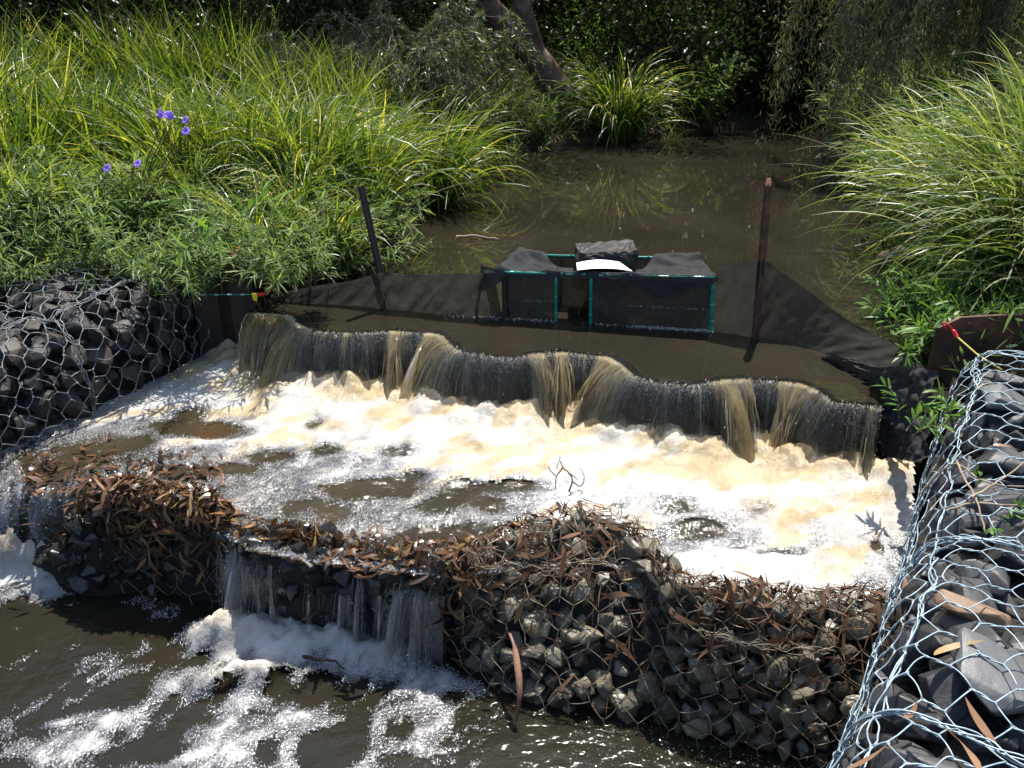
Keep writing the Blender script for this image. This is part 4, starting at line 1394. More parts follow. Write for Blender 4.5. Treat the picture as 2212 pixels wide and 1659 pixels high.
def spill(vspan, n, label, seed, cols, boost=0.0):
    g_ = np.random.default_rng(seed)
    a, b = vspan
    # film over the top
    us, vs = np.arange(.30, 1.12, .012), np.arange(a, b, .010)
    U, Vv = np.meshgrid(us, vs, indexing='ij')
    nn = fbm(Vv * 26, U * 3, 0, seed, 3) - .5
    P = SS(U, Vv, .026 + .018 * nn + .01 * (fbm(Vv * 50, U * 12, 1, seed, 3) - .5))
    edge = sstep(0, .08, Vv - a) * sstep(0, .08, b - Vv)
    clf = np.zeros(len(vs))
    for cx, cw, ca in cols:
        clf = np.maximum(clf, ca * np.exp(-((vs - vpx(cx)) / (1.6 * (vpx(cx + cw) - vpx(cx)))) ** 2))
    th = (.30 + .65 * clf[None, :] + 2.0 * nn) * edge - .2 * sstep(.62, .5, U)
    mb = MB()
    mb.add(P.reshape(-1, 3), grid_faces(len(us), len(vs)))
    o = mb.build('cascade', M['curtain_clear'], None, True, {'thick': th.ravel(), 'fs': Vv.ravel() * .5, 'ft': U.ravel(), 'lip': 0 * th.ravel()})
    tag(o, label, 'cascade', kind='structure')
    # broken curtain falling from the front edge
    sv = np.arange(a, b, .006)
    tc = np.linspace(0, 1, 30)
    S0 = SS(np.full(len(sv), .84), sv, np.full(len(sv), .016))
    nm = SS.normal(np.full(len(sv), 1.0), sv)
    hd = nrm(np.concatenate([nm[:, :2], np.zeros((len(sv), 1))], 1))
    hd = nrm(np.stack([smooth(hd[:, i:i + 1], 15)[:, 0] for i in range(3)], 1))
    cl_ = np.zeros(len(sv))
    for cx, cw, ca in cols:
        cl_ = np.maximum(cl_, ca * np.exp(-((sv - vpx(cx)) / (vpx(cx + cw) - vpx(cx))) ** 2))
    cl_ = 1.35 * cl_ * (.75 + .5 * vnoise(sv * 30, .7, 0, seed))
    spd = .05 + .33 * cl_ + .1 * vnoise(sv * 20, 2.2, 0, seed)
    tm = np.sqrt(np.maximum(S0[:, 2] + .02, .05) / 4.6)
    SV, TC = np.meshgrid(sv, tc, indexing='ij')
    pt_ = fbm(SV * 80, TC * 7, 0, seed + 9, 3) - .5
    ts = tm[:, None] * TC
    sn_ = fbm(SV * 45 + .8 * fbm(SV * 12, ts * 9, 0, 5), ts * 5, 0, seed + 7, 3) - .5
    P = S0[:, None] + hd[:, None] * (spd[:, None] * ts + sn_ * .05 * np.clip(ts / .1, 0, 1))[..., None]
    P[..., 2] -= 4.6 * ts ** 2
    th = cl_[:, None] * (1.0 + .25 * TC) + 1.3 * sn_ + .5 * pt_ - .10 + .3 * sstep(.8, 1, TC)
    mb = MB()
    mb.add(P.reshape(-1, 3), grid_faces(len(sv), len(tc)))
    tag(mb.build('falls', M['curtain_clear'], None, True, {'thick': (th * sstep(0, .05, SV - a) * sstep(0, .05, b - SV)).ravel(), 'fs': SV.ravel(), 'ft': ts.ravel(), 'lip': 0 * ts.ravel()}), 'broken white curtain of ' + label, 'waterfall', kind='structure')
    n = n // 2
    # strands leaving the front edge
    wts = cl_ ** 2 + .01
    v0 = sv[g_.choice(len(sv), n, p=wts / wts.sum())] + g_.normal(0, .006, n)
    v0 = np.clip(v0, a, b)
    u0 = g_.uniform(.74, .90, n)
    S0 = SS(u0, v0, np.full(n, .012))
    nm = SS.normal(np.full(n, 1.0), v0)
    hd = nrm(np.concatenate([nm[:, :2], np.zeros((n, 1))], 1))
    t = np.linspace(0, 1, 12)
    tm = np.sqrt(np.maximum(S0[:, 2] + .01, .05) / 4.6) * g_.uniform(.7, 1.0, n)
    ts = tm[:, None] * t
    sp = g_.uniform(.05, .42, n)
    lat = g_.normal(0, .12, (n, 1, 3)) * (1, 1, 0)
    P = S0[:, None] + hd[:, None] * (sp[:, None] * ts)[..., None] + lat * ts[..., None]
    P[..., 2] -= 4.6 * ts ** 2
    wob = (fbm(ts * 30 + v0[:, None] * 40, v0[:, None] * 13, 0, seed, 2) - .5) * .02 * t
    P[..., 0] += wob
    rr = g_.gamma(1.3, .0006, n)[:, None] * (1 + .8 * (fbm(ts * 70 + v0[:, None] * 90, v0[:, None] * 31, 0, seed, 2) - .5)) * np.sin(np.clip(t * .95 + .05, 0, 1) * math.pi) ** .5 + .0004
    mb = MB()
    tubes(mb, P, rr, 5, g_.random(n))
    tag(mb.build('falling_strands', M['strand_clear'], None), 'clear strands of ' + label, 'water', kind='stuff')
    nd_ = n * 4
    i = g_.integers(0, n, nd_)
    k = g_.integers(3, 12, nd_)
    pd = P[i, k] + g_.normal(0, .022, (nd_, 3))
    droplets('spray_drops', pd, g_.gamma(1.6, .0007, nd_) + .0004, M['drop'], 'drops flying off the ' + label)


def curtain_clear():
    m = M['curtain'].copy()
    m.name = 'spilling_water'
    for nd_ in m.node_tree.nodes:
        if nd_.type == 'VALTORGB':
            nd_.color_ramp.elements[0].color = (.66, .64, .56, 1)
            nd_.color_ramp.elements[1].color = (.95, .94, .90, 1)
    return m


M['curtain_clear'] = curtain_clear()
spill((vpx(505), vpx(640)), 420, 'white water spilling over the middle of the sill', 3, [(470, 20, .75), (500, 10, .5), (540, 16, 1.25), (590, 9, .6), (615, 8, .5)])
spill((vpx(690), vpx(975)), 620, 'water trickling over the sill beside the right mound', 4, [(655, 14, .9), (690, 9, .7), (725, 7, .5), (765, 12, .9), (800, 9, .8), (845, 9, .6), (880, 16, 1.0), (925, 10, .8)])

# ------------------------------------------------------------------ lower pool
me = bpy.data.meshes.new('lower_pool_water')
gx, gy = np.arange(-4.2, 1.6, .014), np.arange(1.2, 3.3, .014)
X, Y = np.meshgrid(gx, gy, indexing='ij')
fa_, fc_ = -.62 * X - .78 * Y, .78 * X - .62 * Y
r1 = fbm(X * 5, Y * 7, 0, 81, 4) - .5
LF = [(p[0], p[1]) for p in _f]
dlf = pdist(X, Y, LF)
o = sheet('lower_pool_water', X, Y, .012 * r1, (Y < 3.25), M['lowwater'])
tag(o, 'dark brown water of the lower pool below the sill', 'water', kind='structure')
LBL = [(700, 1385, 220, 28, .7), (560, 1385, 150, 40, .9), (620, 1430, 200, 40, .45), (800, 1440, 110, 30, .6), (480, 1470, 110, 30, .55), (330, 1500, 90, 24, .5), (250, 1560, 110, 24, .75), (160, 1615, 90, 24, .7), (90, 1655, 70, 20, .6), (560, 1530, 130, 30, .55), (500, 1590, 90, 34, .7), (455, 1650, 80, 30, .75), (690, 1560, 120, 22, .45), (640, 1630, 60, 40, .4), (900, 1480, 100, 24, .45), (1000, 1480, 60, 16, .5), (930, 1540, 40, 40, .5), (890, 1620, 35, 45, .55), (790, 1590, 30, 60, .35),
       (60, 1235, 130, 30, 1.7), (150, 1230, 70, 20, 1.2), (60, 1275, 120, 20, .8), (180, 1255, 60, 14, .5), (300, 1300, 60, 14, .45), (370, 1320, 50, 16, .6), (45, 1365, 50, 8, .45), (155, 1520, 20, 14, .7), (120, 1570, 30, 12, .45), (30, 1640, 40, 20, .5), (850, 1630, 30, 22, .5), (250, 1455, 40, 20, .3),
       (290, 1510, 45, 20, -.9), (600, 1480, 25, 22, -.7), (680, 1500, 22, 24, -.6), (700, 1620, 55, 30, -.6), (420, 1540, 60, 20, -.3), (380, 1600, 60, 25, -.4)]
wx_ = X + .16 * (fbm(X * 2.6, Y * 2.6, 0, 91) - .5) + .07 * (fbm(X * 8, Y * 8, 0, 92) - .5)
wy_ = Y + .16 * (fbm(X * 2.6, Y * 2.6, 5, 93) - .5) + .07 * (fbm(X * 8, Y * 8, 5, 94) - .5)
wa_, wc_ = -.62 * wx_ - .78 * wy_, .78 * wx_ - .62 * wy_
n1 = fbm(wc_ * 6, wa_ * 3, 0, 95, 4) - .5
n2 = fbm(wc_ * 15, wa_ * 9, 0, 96, 4) - .5
rid = 1 - np.abs(fbm(wc_ * 6.5, wa_ * 3.2, 3, 97, 3) - .5) * 9
den = blob_field(wx_, wy_, 0, LBL) * .95 + .9 * n1 + .6 * n2 + .34 * np.clip(rid, -1, 1) - .08
den -= .8 * sstep(-.1, .15, X) + .75 * sstep(.3, -.3, blob_field(X, Y, 0, [(640, 1500, 420, 150, 1), (40, 1260, 200, 50, 1), (230, 1590, 200, 80, .9)]))
core_ = blob_field(wx_, wy_, 0, [(60, 1232, 140, 26, .9), (540, 1368, 110, 34, 1.1), (700, 1392, 90, 30, .9), (850, 1425, 90, 30, .9), (20, 1235, 80, 20, 1.1), (150, 1225, 70, 16, .7), (480, 1480, 80, 26, .6), (620, 1470, 120, 24, .5)])
amb = np.clip(core_ * .55 + core_ * 1.2 * n1, 0, 1) * .6
dd = np.clip(den + .3 * core_, 0, 1.25)
fine = fbm(X * 28, Y * 28, 0, 98, 4) - .5
ZF = .012 * r1 + .004 + .012 * dd + core_ * (.085 + .20 * n1 + .06 * fine) + .01 * fine * dd
fm_ = (Y < 3.2) & (Y < np.interp(X, _f[:, 0][np.argsort(_f[:, 0])], _f[:, 1][np.argsort(_f[:, 0])]))
bubbles(X, Y, ZF + .002, dd, fm_, 18000, 6, 'glinting bubbles on the foam of the lower pool')
o = sheet('foam', X, Y, ZF, (den > .1) & (Y < 3.2) & ((Y < np.interp(X, _f[:, 0][np.argsort(_f[:, 0])], _f[:, 1][np.argsort(_f[:, 0])]) + .04)), M['foam'], {'foam': dd, 'amber': amb})
tag(o, 'lacy trails of white foam drifting over the lower pool', 'foam', kind='stuff')
#@@NET
# ------------------------------------------------------------------ net trap, stakes, cords


def cloth(name, top, bot, nu, nv, mat, parent=None, amp=.03, seed=1, fold=(7, 2), pin=True):
    "cloth between two polylines (world points) with folds"
    Tp, Bp = spath(top, nu), spath(bot, nu)
    w_ = np.linspace(0, 1, nv)
    P = Tp[:, None] * (1 - w_[None, :, None]) + Bp[:, None] * w_[None, :, None]
    U, W_ = np.meshgrid(np.linspace(0, 1, nu), w_, indexing='ij')
    f = fbm(U * fold[0] + W_ * 1.5, W_ * fold[1] - U * 2, 0, seed, 4) - .5
    rd = .5 - np.abs(fbm(U * fold[0] * .8 + W_ * 2.5, W_ * fold[1] * .8, 3, seed + 1, 3) - .5) * 3
    k = np.sin(np.clip(W_, 0, 1) * math.pi) ** .5 if pin else 1
    e = nrm(np.cross(Tp[-1] - Tp[0], Bp[nu // 2] - Tp[nu // 2]))
    P = P + e * ((f * 1.6 + rd * .5) * amp * k)[..., None]
    mb = MB()
    mb.add(P.reshape(-1, 3), grid_faces(nu, nv))
    o = mb.build(name, mat)
    if parent:
        keep(o, parent)
    return o


def picket(label, p0, p1, mat, tip=None):
    root = empty('picket', p0, label, 'picket')
    d = nrm(np.asarray(p1) - np.asarray(p0))
    L = float(np.linalg.norm(np.asarray(p1) - np.asarray(p0)))
    q = Vector(d).to_track_quat('Z', 'Y').to_matrix()
    A = np.array(q)
    mb = MB()
    for a in (.5, 2.6, 4.7):
        r_ = np.array([[math.cos(a), -math.sin(a), 0], [math.sin(a), math.cos(a), 0], [0, 0, 1]])
        v = np.array([[x, y, z] for x in (0, .021) for y in (-.0032, .0032) for z in np.linspace(-.35, L, 24)])
        n = 24
        v = v.reshape(4, n, 3)
        v[:, :, 0] += (v[:, :, 0] > .01) * .003 * (fbm(v[:, :, 2] * 30, a, 0, 3) - .5)
        F = []
        for (i, j) in ((0, 1), (1, 3), (3, 2), (2, 0)):
            for k in range(n - 1):
                F.append([i * n + k, j * n + k, j * n + k + 1, i * n + k + 1])
        F += [[n - 1, 2 * n - 1, 4 * n - 1, 3 * n - 1]]
        v = v.reshape(-1, 3) @ r_.T
        mb.add(v @ A.T + np.asarray(p0), F)
    keep(mb.build('shaft', mat, None, False), root)
    mb = MB()
    for k in range(8):
        z = .12 + k * .085
        if z < L - .03:
            c = np.asarray(p0) + d * z + A @ np.array([math.cos(4.7) * .012, math.sin(4.7) * .012 - .004, 0])
            tubes(mb, np.array([c + A @ np.array([-.0055, 0, 0]), c + A @ np.array([.0055, 0, 0])]), .0042, 6)
    keep(mb.build('bolt_holes', M['picket_dark']), root)
    if tip:
        mb = MB()
        tubes(mb, np.array([np.asarray(p0) + d * (L - .012), np.asarray(p0) + d * (L + .022)]), [.013, .011], 6)
        keep(mb.build('tip', M['picket']), root)
    return root


Lp0 = at(838, 664, Z_UP)
Lp1 = atY(779, 402, Lp0[1] + .06)
picket('dark steel picket leaning left beside the green herbs', Lp0, Lp1, M['picket_dark'])
Rp0 = at(1631, 731, Z_UP)
Rp1 = atY(1660, 395, Rp0[1] + .03)
picket('rusty brown steel picket with an orange tip holding up the black net', Rp0, Rp1, M['picket'], True)

A0, B0 = at(1092, 687, Z_UP), at(1541, 715, Z_UP)
A1, B1 = atY(1090, 588, A0[1]), atY(1541, 600, B0[1])
zt_ = (A1[2] + B1[2]) / 2
C1, D1 = at(1165, 551, A1[2] + .02), at(1450, 556, B1[2] + .02)
C1 = C1 + (C1 - D1) * .12
D1 = D1 + (D1 - C1) * .18
ux = nrm((B0 - A0) * (1, 1, 0))
trap = empty('net_trap', A0, 'boxy black net trap on a green pole frame standing at the weir', 'trap')


def pole(name, a, b, r=.0085, mat='green', cl=6):
    mb = MB()
    P = spath([a, (np.asarray(a) + b) / 2 + np.array([0, 0, -.004]), b], 14)
    tubes(mb, P, r, 8)
    for k in np.linspace(.06, .94, cl):
        c = np.asarray(a) * (1 - k) + np.asarray(b) * k
        d = nrm(np.asarray(b) - a)
        tubes(mb, np.array([c - d * .004, c + d * .004]), r * 1.28, 8)
    return keep(mb.build(name, M[mat]), trap)


pole('front_rail', A1, B1 + np.array([.01, 0, 0]), .009, cl=9)
pole('rear_rail', C1, D1, .008, cl=5)
for px in (1206, 1283):
    k = (px - 1092) / (1541 - 1092)
    b = A0 * (1 - k) + B0 * k
    tp = A1 * (1 - k) + B1 * k
    pole('post', b + np.array([0, 0, -.25]), tp + np.array([0, 0, -.01]), .009)
pole('post', B0 + np.array([0, 0, -.25]), B1 + np.array([0, 0, -.02]), .011)
pole('leg', A0 + np.array([0, 0, -.25]), A1 + np.array([0, 0, .0]), .016, 'picket_dark', 2)
dn = np.array([0, 0, -.06])
fr = lambda k, top: (A1 * (1 - k) + B1 * k) if top else (A0 * (1 - k) + B0 * k) + dn
o1 = cloth('net_panel', [fr(.02, 1), fr(.25, 1)], [fr(.02, 0), fr(.25, 0)], 30, 20, M['panel'], trap, .012, 3)
o2 = cloth('net_panel', [fr(.425, 1), fr(.7, 1), fr(.99, 1)], [fr(.425, 0), fr(.7, 0), fr(.99, 0)], 60, 24, M['panel'], trap, .014, 5)
# funnel walls leading inside from the slit, back and side walls
inn = np.array([.05, .42, 0])
cloth('funnel_wall', [fr(.25, 1), fr(.27, 1) + inn], [fr(.25, 0), fr(.27, 0) + inn], 12, 12, M['meshdark'], trap, .01, 6)
cloth('funnel_wall', [fr(.425, 1), fr(.40, 1) + inn], [fr(.425, 0), fr(.40, 0) + inn], 12, 12, M['meshdark'], trap, .01, 7)
cloth('back_wall', [C1, D1], [np.array([C1[0], C1[1], Z_UP - .06]), np.array([D1[0], D1[1], Z_UP - .06])], 30, 14, M['meshdark'], trap, .02, 8)
cloth('side_wall', [A1, C1], [A0 + dn, np.array([C1[0], C1[1], Z_UP - .06])], 16, 14, M['meshdark'], trap, .02, 9)
cloth('side_wall', [B1, D1], [B0 + dn, np.array([D1[0], D1[1], Z_UP - .06])], 16, 14, M['meshdark'], trap, .02, 10)

# dark cloth thrown over the top, open over the rear rail in the middle
nu, nv = 90, 34
U, W_ = np.meshgrid(np.linspace(-.10, 1.02, nu), np.linspace(0, 1, nv), indexing='ij')
reach = .55 + .57 * np.maximum(sstep(.26, .04, U), sstep(.66, .80, U)) + .05 * fbm(U * 9, 0, 0, 4)
vv_ = -.05 + W_ * (reach + .05)
Fp = A1 + (B1 - A1) * np.clip(U, -.1, 1.05)[..., None]
Bk = C1 + (D1 - C1) * np.clip(U, -.05, 1.0)[..., None]
P = Fp * (1 - vv_[..., None]) + Bk * vv_[..., None]
sag = -.05 * np.sin(np.clip(vv_, 0, 1) * math.pi) * (.35 + .65 * np.sin(np.clip(U, 0, 1) * math.pi))
fold = fbm(U * 9 + vv_ * 2, vv_ * 5, 0, 13, 4) - .5
roll = .05 * np.exp(-((U + .02) / .06) ** 2) * np.sin(np.clip(vv_, 0, 1) * math.pi) ** .5 + .015 * np.exp(-((vv_ - .95) / .12) ** 2) * (np.maximum(sstep(.26, .04, U), sstep(.66, .80, U)))
P[..., 2] += .015 + sag + roll + fold * .05 * sstep(0, .2, np.minimum(W_, 1 - W_) + .05) - .20 * np.clip(-.03 - U, 0, 1) * 6 * (.4 + .6 * fbm(vv_ * 4, 0, 0, 3)) - .10 * np.clip(vv_ - 1.0, 0, 1) * 4
P[..., 2] -= .6 * np.clip(-vv_, 0, 1)
mb = MB()
mb.add(P.reshape(-1, 3), grid_faces(nu, nv))
keep(mb.build('top_cover', M['cloth']), trap)
# flap that droops over the right front panel, and the bunched left end
ks = np.linspace(.50, 1.0, 40)
dp = np.interp(ks, [.5, .62, .74, .80, .92, 1.0], [.004, .04, .115, .11, .05, .03])
topf = [fr(k, 1) + np.array([0, -.012, .004]) for k in ks]
botf = [fr(k, 1) + np.array([0, -.022, -d]) for k, d in zip(ks, dp)]
cloth('front_flap', topf, botf, 60, 10, M['cloth'], trap, .012, 17, (12, 2))
topf = [A1 + np.array([-.13, .22, -.02]), A1 + np.array([-.12, .05, .02]), A1 + np.array([-.02, -.02, .015]), A1 + np.array([.02, -.015, .0])]
botf = [A1 + np.array([-.16, .20, -.16]), A1 + np.array([-.14, .0, -.11]), A1 + np.array([-.04, -.04, -.055]), A1 + np.array([.0, -.02, -.03])]
cloth('corner_fold', topf, botf, 40, 14, M['cloth'], trap, .035, 19, (5, 3))

lw_ = np.array([0, 0, -.05])
wl = empty('net_wing', at(600, 641, Z_UP), 'black net wing stretched from the left picket to the trap', 'net')
bp = [at(x, y, Z_UP) + lw_ for x, y in ((835, 668), (900, 674), (960, 680), (1088, 687))]
tp = [atY(x, y, b[1]) for (x, y), b in zip(((824, 588), (900, 593), (960, 591), (1066, 590)), bp)]
cloth('net_cloth', tp, bp, 60, 26, M['mesh'], wl, .035, 23, (9, 1.2))
bp = [at(x, y, Z_UP) + lw_ for x, y in ((585, 650), (680, 656), (760, 660), (835, 668))]
tp = [atY(x, y, b[1]) for (x, y), b in zip(((585, 636), (680, 618), (760, 606), (824, 588)), bp)]
cloth('net_cloth', tp, bp, 50, 20, M['mesh'], wl, .025, 27, (8, 1.2))
wr = empty('net_wing', at(1631, 731, Z_UP), 'black net wing sloping from the rusty picket down to the right basket', 'net')
bp = [at(x, y, Z_UP) + lw_ for x, y in ((1543, 716), (1590, 722), (1634, 730))]
tp = [atY(x, y, b[1]) for (x, y), b in zip(((1546, 577), (1590, 570), (1652, 561)), bp)]
cloth('net_cloth', tp, bp, 30, 26, M['mesh'], wr, .02, 31, (6, 1.2))
bp = [at(x, y, Z_UP) + lw_ for x, y in ((1634, 730), (1700, 745), (1770, 768), (1850, 800), (1915, 835))]
tp = [atY(x, y, b[1] + .1) for (x, y), b in zip(((1652, 561), (1735, 620), (1830, 690), (1940, 748), (2010, 800)), bp)]
cloth('net_cloth', tp, bp, 80, 30, M['mesh'], wr, .03, 33, (10, 1.2))
# loose crumpled end over the basket corner
c0, c1, c2, c3 = at(1860, 800, .80), at(2012, 800, 1.0), at(1985, 1000, .72), at(1905, 985, .52)
tp = [c0, (c0 + c1) / 2 + np.array([0, -.02, .03]), c1]
bp = [c3, (c3 + c2) / 2, c2]
nb = cloth('loose_net', tp, bp, 70, 50, M['cloth'], None, .09, 37, (6, 3), False)
tag(nb, 'crumpled black net bundled at the right end of the weir', 'net')
bp = [at(1770, 772, Z_UP), at(1850, 812, Z_UP), at(1915, 850, Z_UP)]
tp = [at(1800, 765, .80), at(1890, 790, .83), at(1990, 815, .9)]
nb2 = cloth('loose_net', tp, bp, 60, 24, M['cloth'], None, .06, 41, (6, 3), False)
tag(nb2, 'low black fold of net lying on the water beside the right basket', 'net')

# rock that weighs the cover down, card
bm = bmesh.new()
gr = np.random.default_rng(5)
base = np.array([[x, y, z] for x in (-.5, -.18, .2, .5) for y in (-.5, 0, .5) for z in (-.5, .5)]) * (.31, .24, .075)
base += gr.normal(0, .012, base.shape)
for p in base:
    bm.verts.new(p)
r = bmesh.ops.convex_hull(bm, input=bm.verts[:])
junk = list({e for e in r['geom_interior'] + r['geom_unused'] if isinstance(e, bmesh.types.BMVert)})
bmesh.ops.delete(bm, geom=junk, context='VERTS')
bmesh.ops.triangulate(bm, faces=bm.faces[:])
for _ in range(3):
    bmesh.ops.subdivide_edges(bm, edges=[e for e in bm.edges if e.calc_length() > .02], cuts=1, use_grid_fill=True)
    bmesh.ops.triangulate(bm, faces=bm.faces[:])
bm.normal_update()
cc = np.array([v.co for v in bm.verts])
nz_ = fbm(cc[:, 0] * 16, cc[:, 1] * 16, cc[:, 2] * 16, 3, 4) - .5
nz2 = fbm(cc[:, 0] * 45, cc[:, 1] * 45, cc[:, 2] * 45, 4, 3) - .5
for v, a, b in zip(bm.verts, nz_, nz2):
    v.co += v.normal * (.04 * a + .014 * b)
me = bpy.data.meshes.new('slab_rock')
bm.to_mesh(me)
me.materials.append(M['rock_wet'])
o = bpy.data.objects.new('slab_rock', me)
COL.objects.link(o)
rc = at(1309, 560, A1[2] + .03)
o.location = rc + np.array([0, .0, .03])
o.rotation_euler = (.03, 0, -.06)
tag(o, 'wet dark flat rock weighing down the trap cover', 'rock')

mb = MB()
nu, nv = 14, 6
c = [at(1245, 570, A1[2] + .055), at(1338, 568, A1[2] + .055), at(1366, 588, A1[2] + .028), at(1247, 586, A1[2] + .03)]
U, W_ = np.meshgrid(np.linspace(0, 1, nu), np.linspace(0, 1, nv), indexing='ij')
u3, w3 = U[..., None], W_[..., None]
P = (c[0] * (1 - u3) + c[1] * u3) * (1 - w3) + (c[3] * (1 - u3) + c[2] * u3) * w3
P[..., 2] += .014 * np.sin(U * math.pi) + .006
Q = P + np.array([0, 0, -.0012])
nV = nu * nv
mb.add(P.reshape(-1, 3), grid_faces(nu, nv)[:, ::-1])
mb.add(Q.reshape(-1, 3), grid_faces(nu, nv))
o = mb.build('label_card', M['card'])
uv = o.data.uv_layers.new(name='UVMap')
uvs = np.concatenate([np.stack([U.ravel(), 1 - W_.ravel()], 1)] * 2)
lp = np.zeros(len(o.data.loops), np.int32)
o.data.loops.foreach_get('vertex_index', lp)
uv.data.foreach_set('uv', uvs[lp].astype(np.float32).ravel())
tag(o, 'curved white printed card lying on the trap cover in front of the rock', 'card')


gb = np.random.default_rng(31)
kk_ = gb.random(900)
kk_ = np.where(gb.random(900) < .55, .62 + .36 * gb.random(900), kk_)
pw = A0[None] * (1 - kk_[:, None]) + B0[None] * kk_[:, None] + np.stack([gb.normal(0, .004, 900), -np.abs(gb.normal(.012, .012, 900)), gb.uniform(0, .006, 900)], 1)
pw = pw[(kk_ < .24) | (kk_ > .44)]
pw2 = np.array([at(x, y, Z_UP + .004) for x, y in zip(gb.uniform(960, 1085, 120), 678 + gb.normal(6, 2.5, 120))])
pg_ = np.array([at(x, y, .004) for x, y in zip(gb.uniform(1230, 1960, 700), 1540 + 125 * gb.random(700) ** .8)])
droplets('water_glints', pg_ + gb.normal(0, .002, pg_.shape) * (1, 1, 0), gb.gamma(1.6, .0007, 700) + .0005, M['drop'], 'tiny pale beads standing for glints on the rippled lower pool beside the sill')  # added pale beads model the sun sparkle on the ripples
k3 = np.concatenate([gb.uniform(.1, .24, 40), gb.uniform(.58, .98, 110)])[:, None]
pw3 = (A0 * (1 - k3) + B0 * k3) * .58 + (A1 * (1 - k3) + B1 * k3) * .42 + gb.normal(0, .003, (150, 3)) + np.array([0, -.012, 0])
droplets('water_glints', pw3, gb.gamma(1.6, .0007, 150) + .0004, M['drop'], 'pale beads drawn as a line of glints across the net panels')  # row of pale beads painted in as glints on the net
droplets('water_glints', np.concatenate([pw, pw2]), gb.gamma(1.8, .0009, len(pw) + len(pw2)) + .0006, M['drop'], 'pale beads standing for glints where the water meets the foot of the net')  # waterline glints put in as pale beads


def hook(parent, p, d, up, s=1.0):
    "plastic hook: ferrule and a bent finger"
    d, up = nrm(np.asarray(d, float)), nrm(np.asarray(up, float))
    mb = MB()
    tubes(mb, np.array([p, p + d * .03 * s, p + d * .034 * s]), np.array([.009, .0095, .005]) * s, 8)
    t = np.linspace(0, 1, 12)
    a = t * math.pi * 1.25
    q = np.array([p + d * .034 * s + d * (.03 * t_ * s + .020 * s * math.sin(a_)) + up * (.016 * s * (1 - math.cos(a_))) for t_, a_ in zip(np.minimum(t, .5), a)])
    tubes(mb, q, .0036 * s, 6)
    return keep(mb.build('hook', M['red']), parent)


def cord(label, pts, mat, r=.0042):
    root = empty('bungee_cord', pts[0], label, 'cord')
    P = resample(np.array(pts), .01)[0]
    mb = MB()
    s = len(P)
    tubes(mb, P, r, 6, np.concatenate([np.repeat(np.linspace(0, 1, s), 6)]))
    keep(mb.build('cord', M[mat]), root)
    return root


Yl = 4.34
h1, kk1, h2 = atY(503, 552, Yl), atY(425, 637, Yl - .02), atY(556, 636, Yl - .03)
c1_ = cord('green bungee cord with red hooks and a yellow tag on the left plate', [h1, kk1, h2], 'cord_green')
hook(c1_, h2, (1, 0, .05), (0, 0, 1), 1.15)
hook(c1_, h1, (.3, 0, .9), (1, 0, 0), .7)
mb = MB()
tg = atY(551, 641, Yl - .035)
box(mb, tg + np.array([0, 0, .006]), .026, .016, .024)
box(mb, tg + np.array([.0, -.003, -.012]), .022, .004, .022, np.array(Euler((.2, .25, 0)).to_matrix()))
keep(mb.build('tag', M['yellow'], None, False), c1_)
Yr = 3.47
h1, k2 = atY(2066, 727, Yr), atY(2165, 800, Yr - .22)
c2_ = cord('yellow bungee cord hooked over the rusty right plate', [h1, (h1 + k2) / 2 + np.array([0, 0, -.012]), k2], 'cord_yellow', .0045)
hook(c2_, h1, (-.55, .1, .75), (-1, 0, .2), 1.1)

# ------------------------------------------------------------------ twigs, bark, single leaves


def tw(name, label, paths, mat, cat='twig', group=None):
    mb = MB()
    for pts, r0, r1 in paths:
        P = spath(np.array(pts), max(8, len(pts) * 5))
        n_ = len(P)
        P = P + (fbm(np.arange(n_)[:, None] * .6, np.arange(3)[None] * 5.3 + len(pts), 0, 8) - .5) * r0 * 2.2
        tubes(mb, P, np.linspace(r0, r1, n_), 6)
    return tag(mb.build(name, M[mat]), label, cat, group)


yf = at(1222, 1058, Z_MID + .03)[1]
q = lambda x, y, dy=0.0: atY(x, y, yf + dy)
tw('twig', 'dark forked twig sticking up out of the foam', [
    ([q(1228, 1062), q(1236, 1040), q(1230, 1022), q(1216, 1010), q(1208, 985)], .004, .002),
    ([q(1216, 1010), q(1202, 1030), q(1200, 1055)], .003, .002), ([q(1202, 1030, -.02), q(1190, 1018, -.02), q(1184, 1008, -.03)], .0025, .0015),
    ([q(1236, 1040), q(1255, 1050), q(1262, 1030), q(1254, 1012)], .003, .0015), ([q(1202, 1012), q(1208, 995)], .002, .001),
    ([q(1230, 1022), q(1248, 1036)], .0025, .0015)], 'twig')
tw('twig', 'short dark stick floating in the white water below the sill', [([at(655, 1418, .06), at(690, 1424, .065), at(725, 1430, .06), at(745, 1446, .05)], .008, .003)], 'twig')


def surf_at(S, px, py, u0, u1, off):
    "point of a gabion surface seen at photo point (px, py), nearest to the camera"
    U, V_ = np.meshgrid(np.linspace(u0, u1, 160), np.linspace(.03, S.L - .03, 220), indexing='ij')
    P = S(U, V_, off)
    dz, dy = CZ - P[..., 2], P[..., 1]
    dep = dy * CP + dz * SP
    x = (512 + FPX * P[..., 0] / dep) / K
    y = (384 - FPX * (dy * SP - dz * CP) / dep) / K
    e = np.hypot(x - px, y - py) + .0 * dep
    i = np.unravel_index(np.argmin(e), e.shape)
    return P[i], S.normal(U[i][None], V_[i][None])[0], (U[i], V_[i])


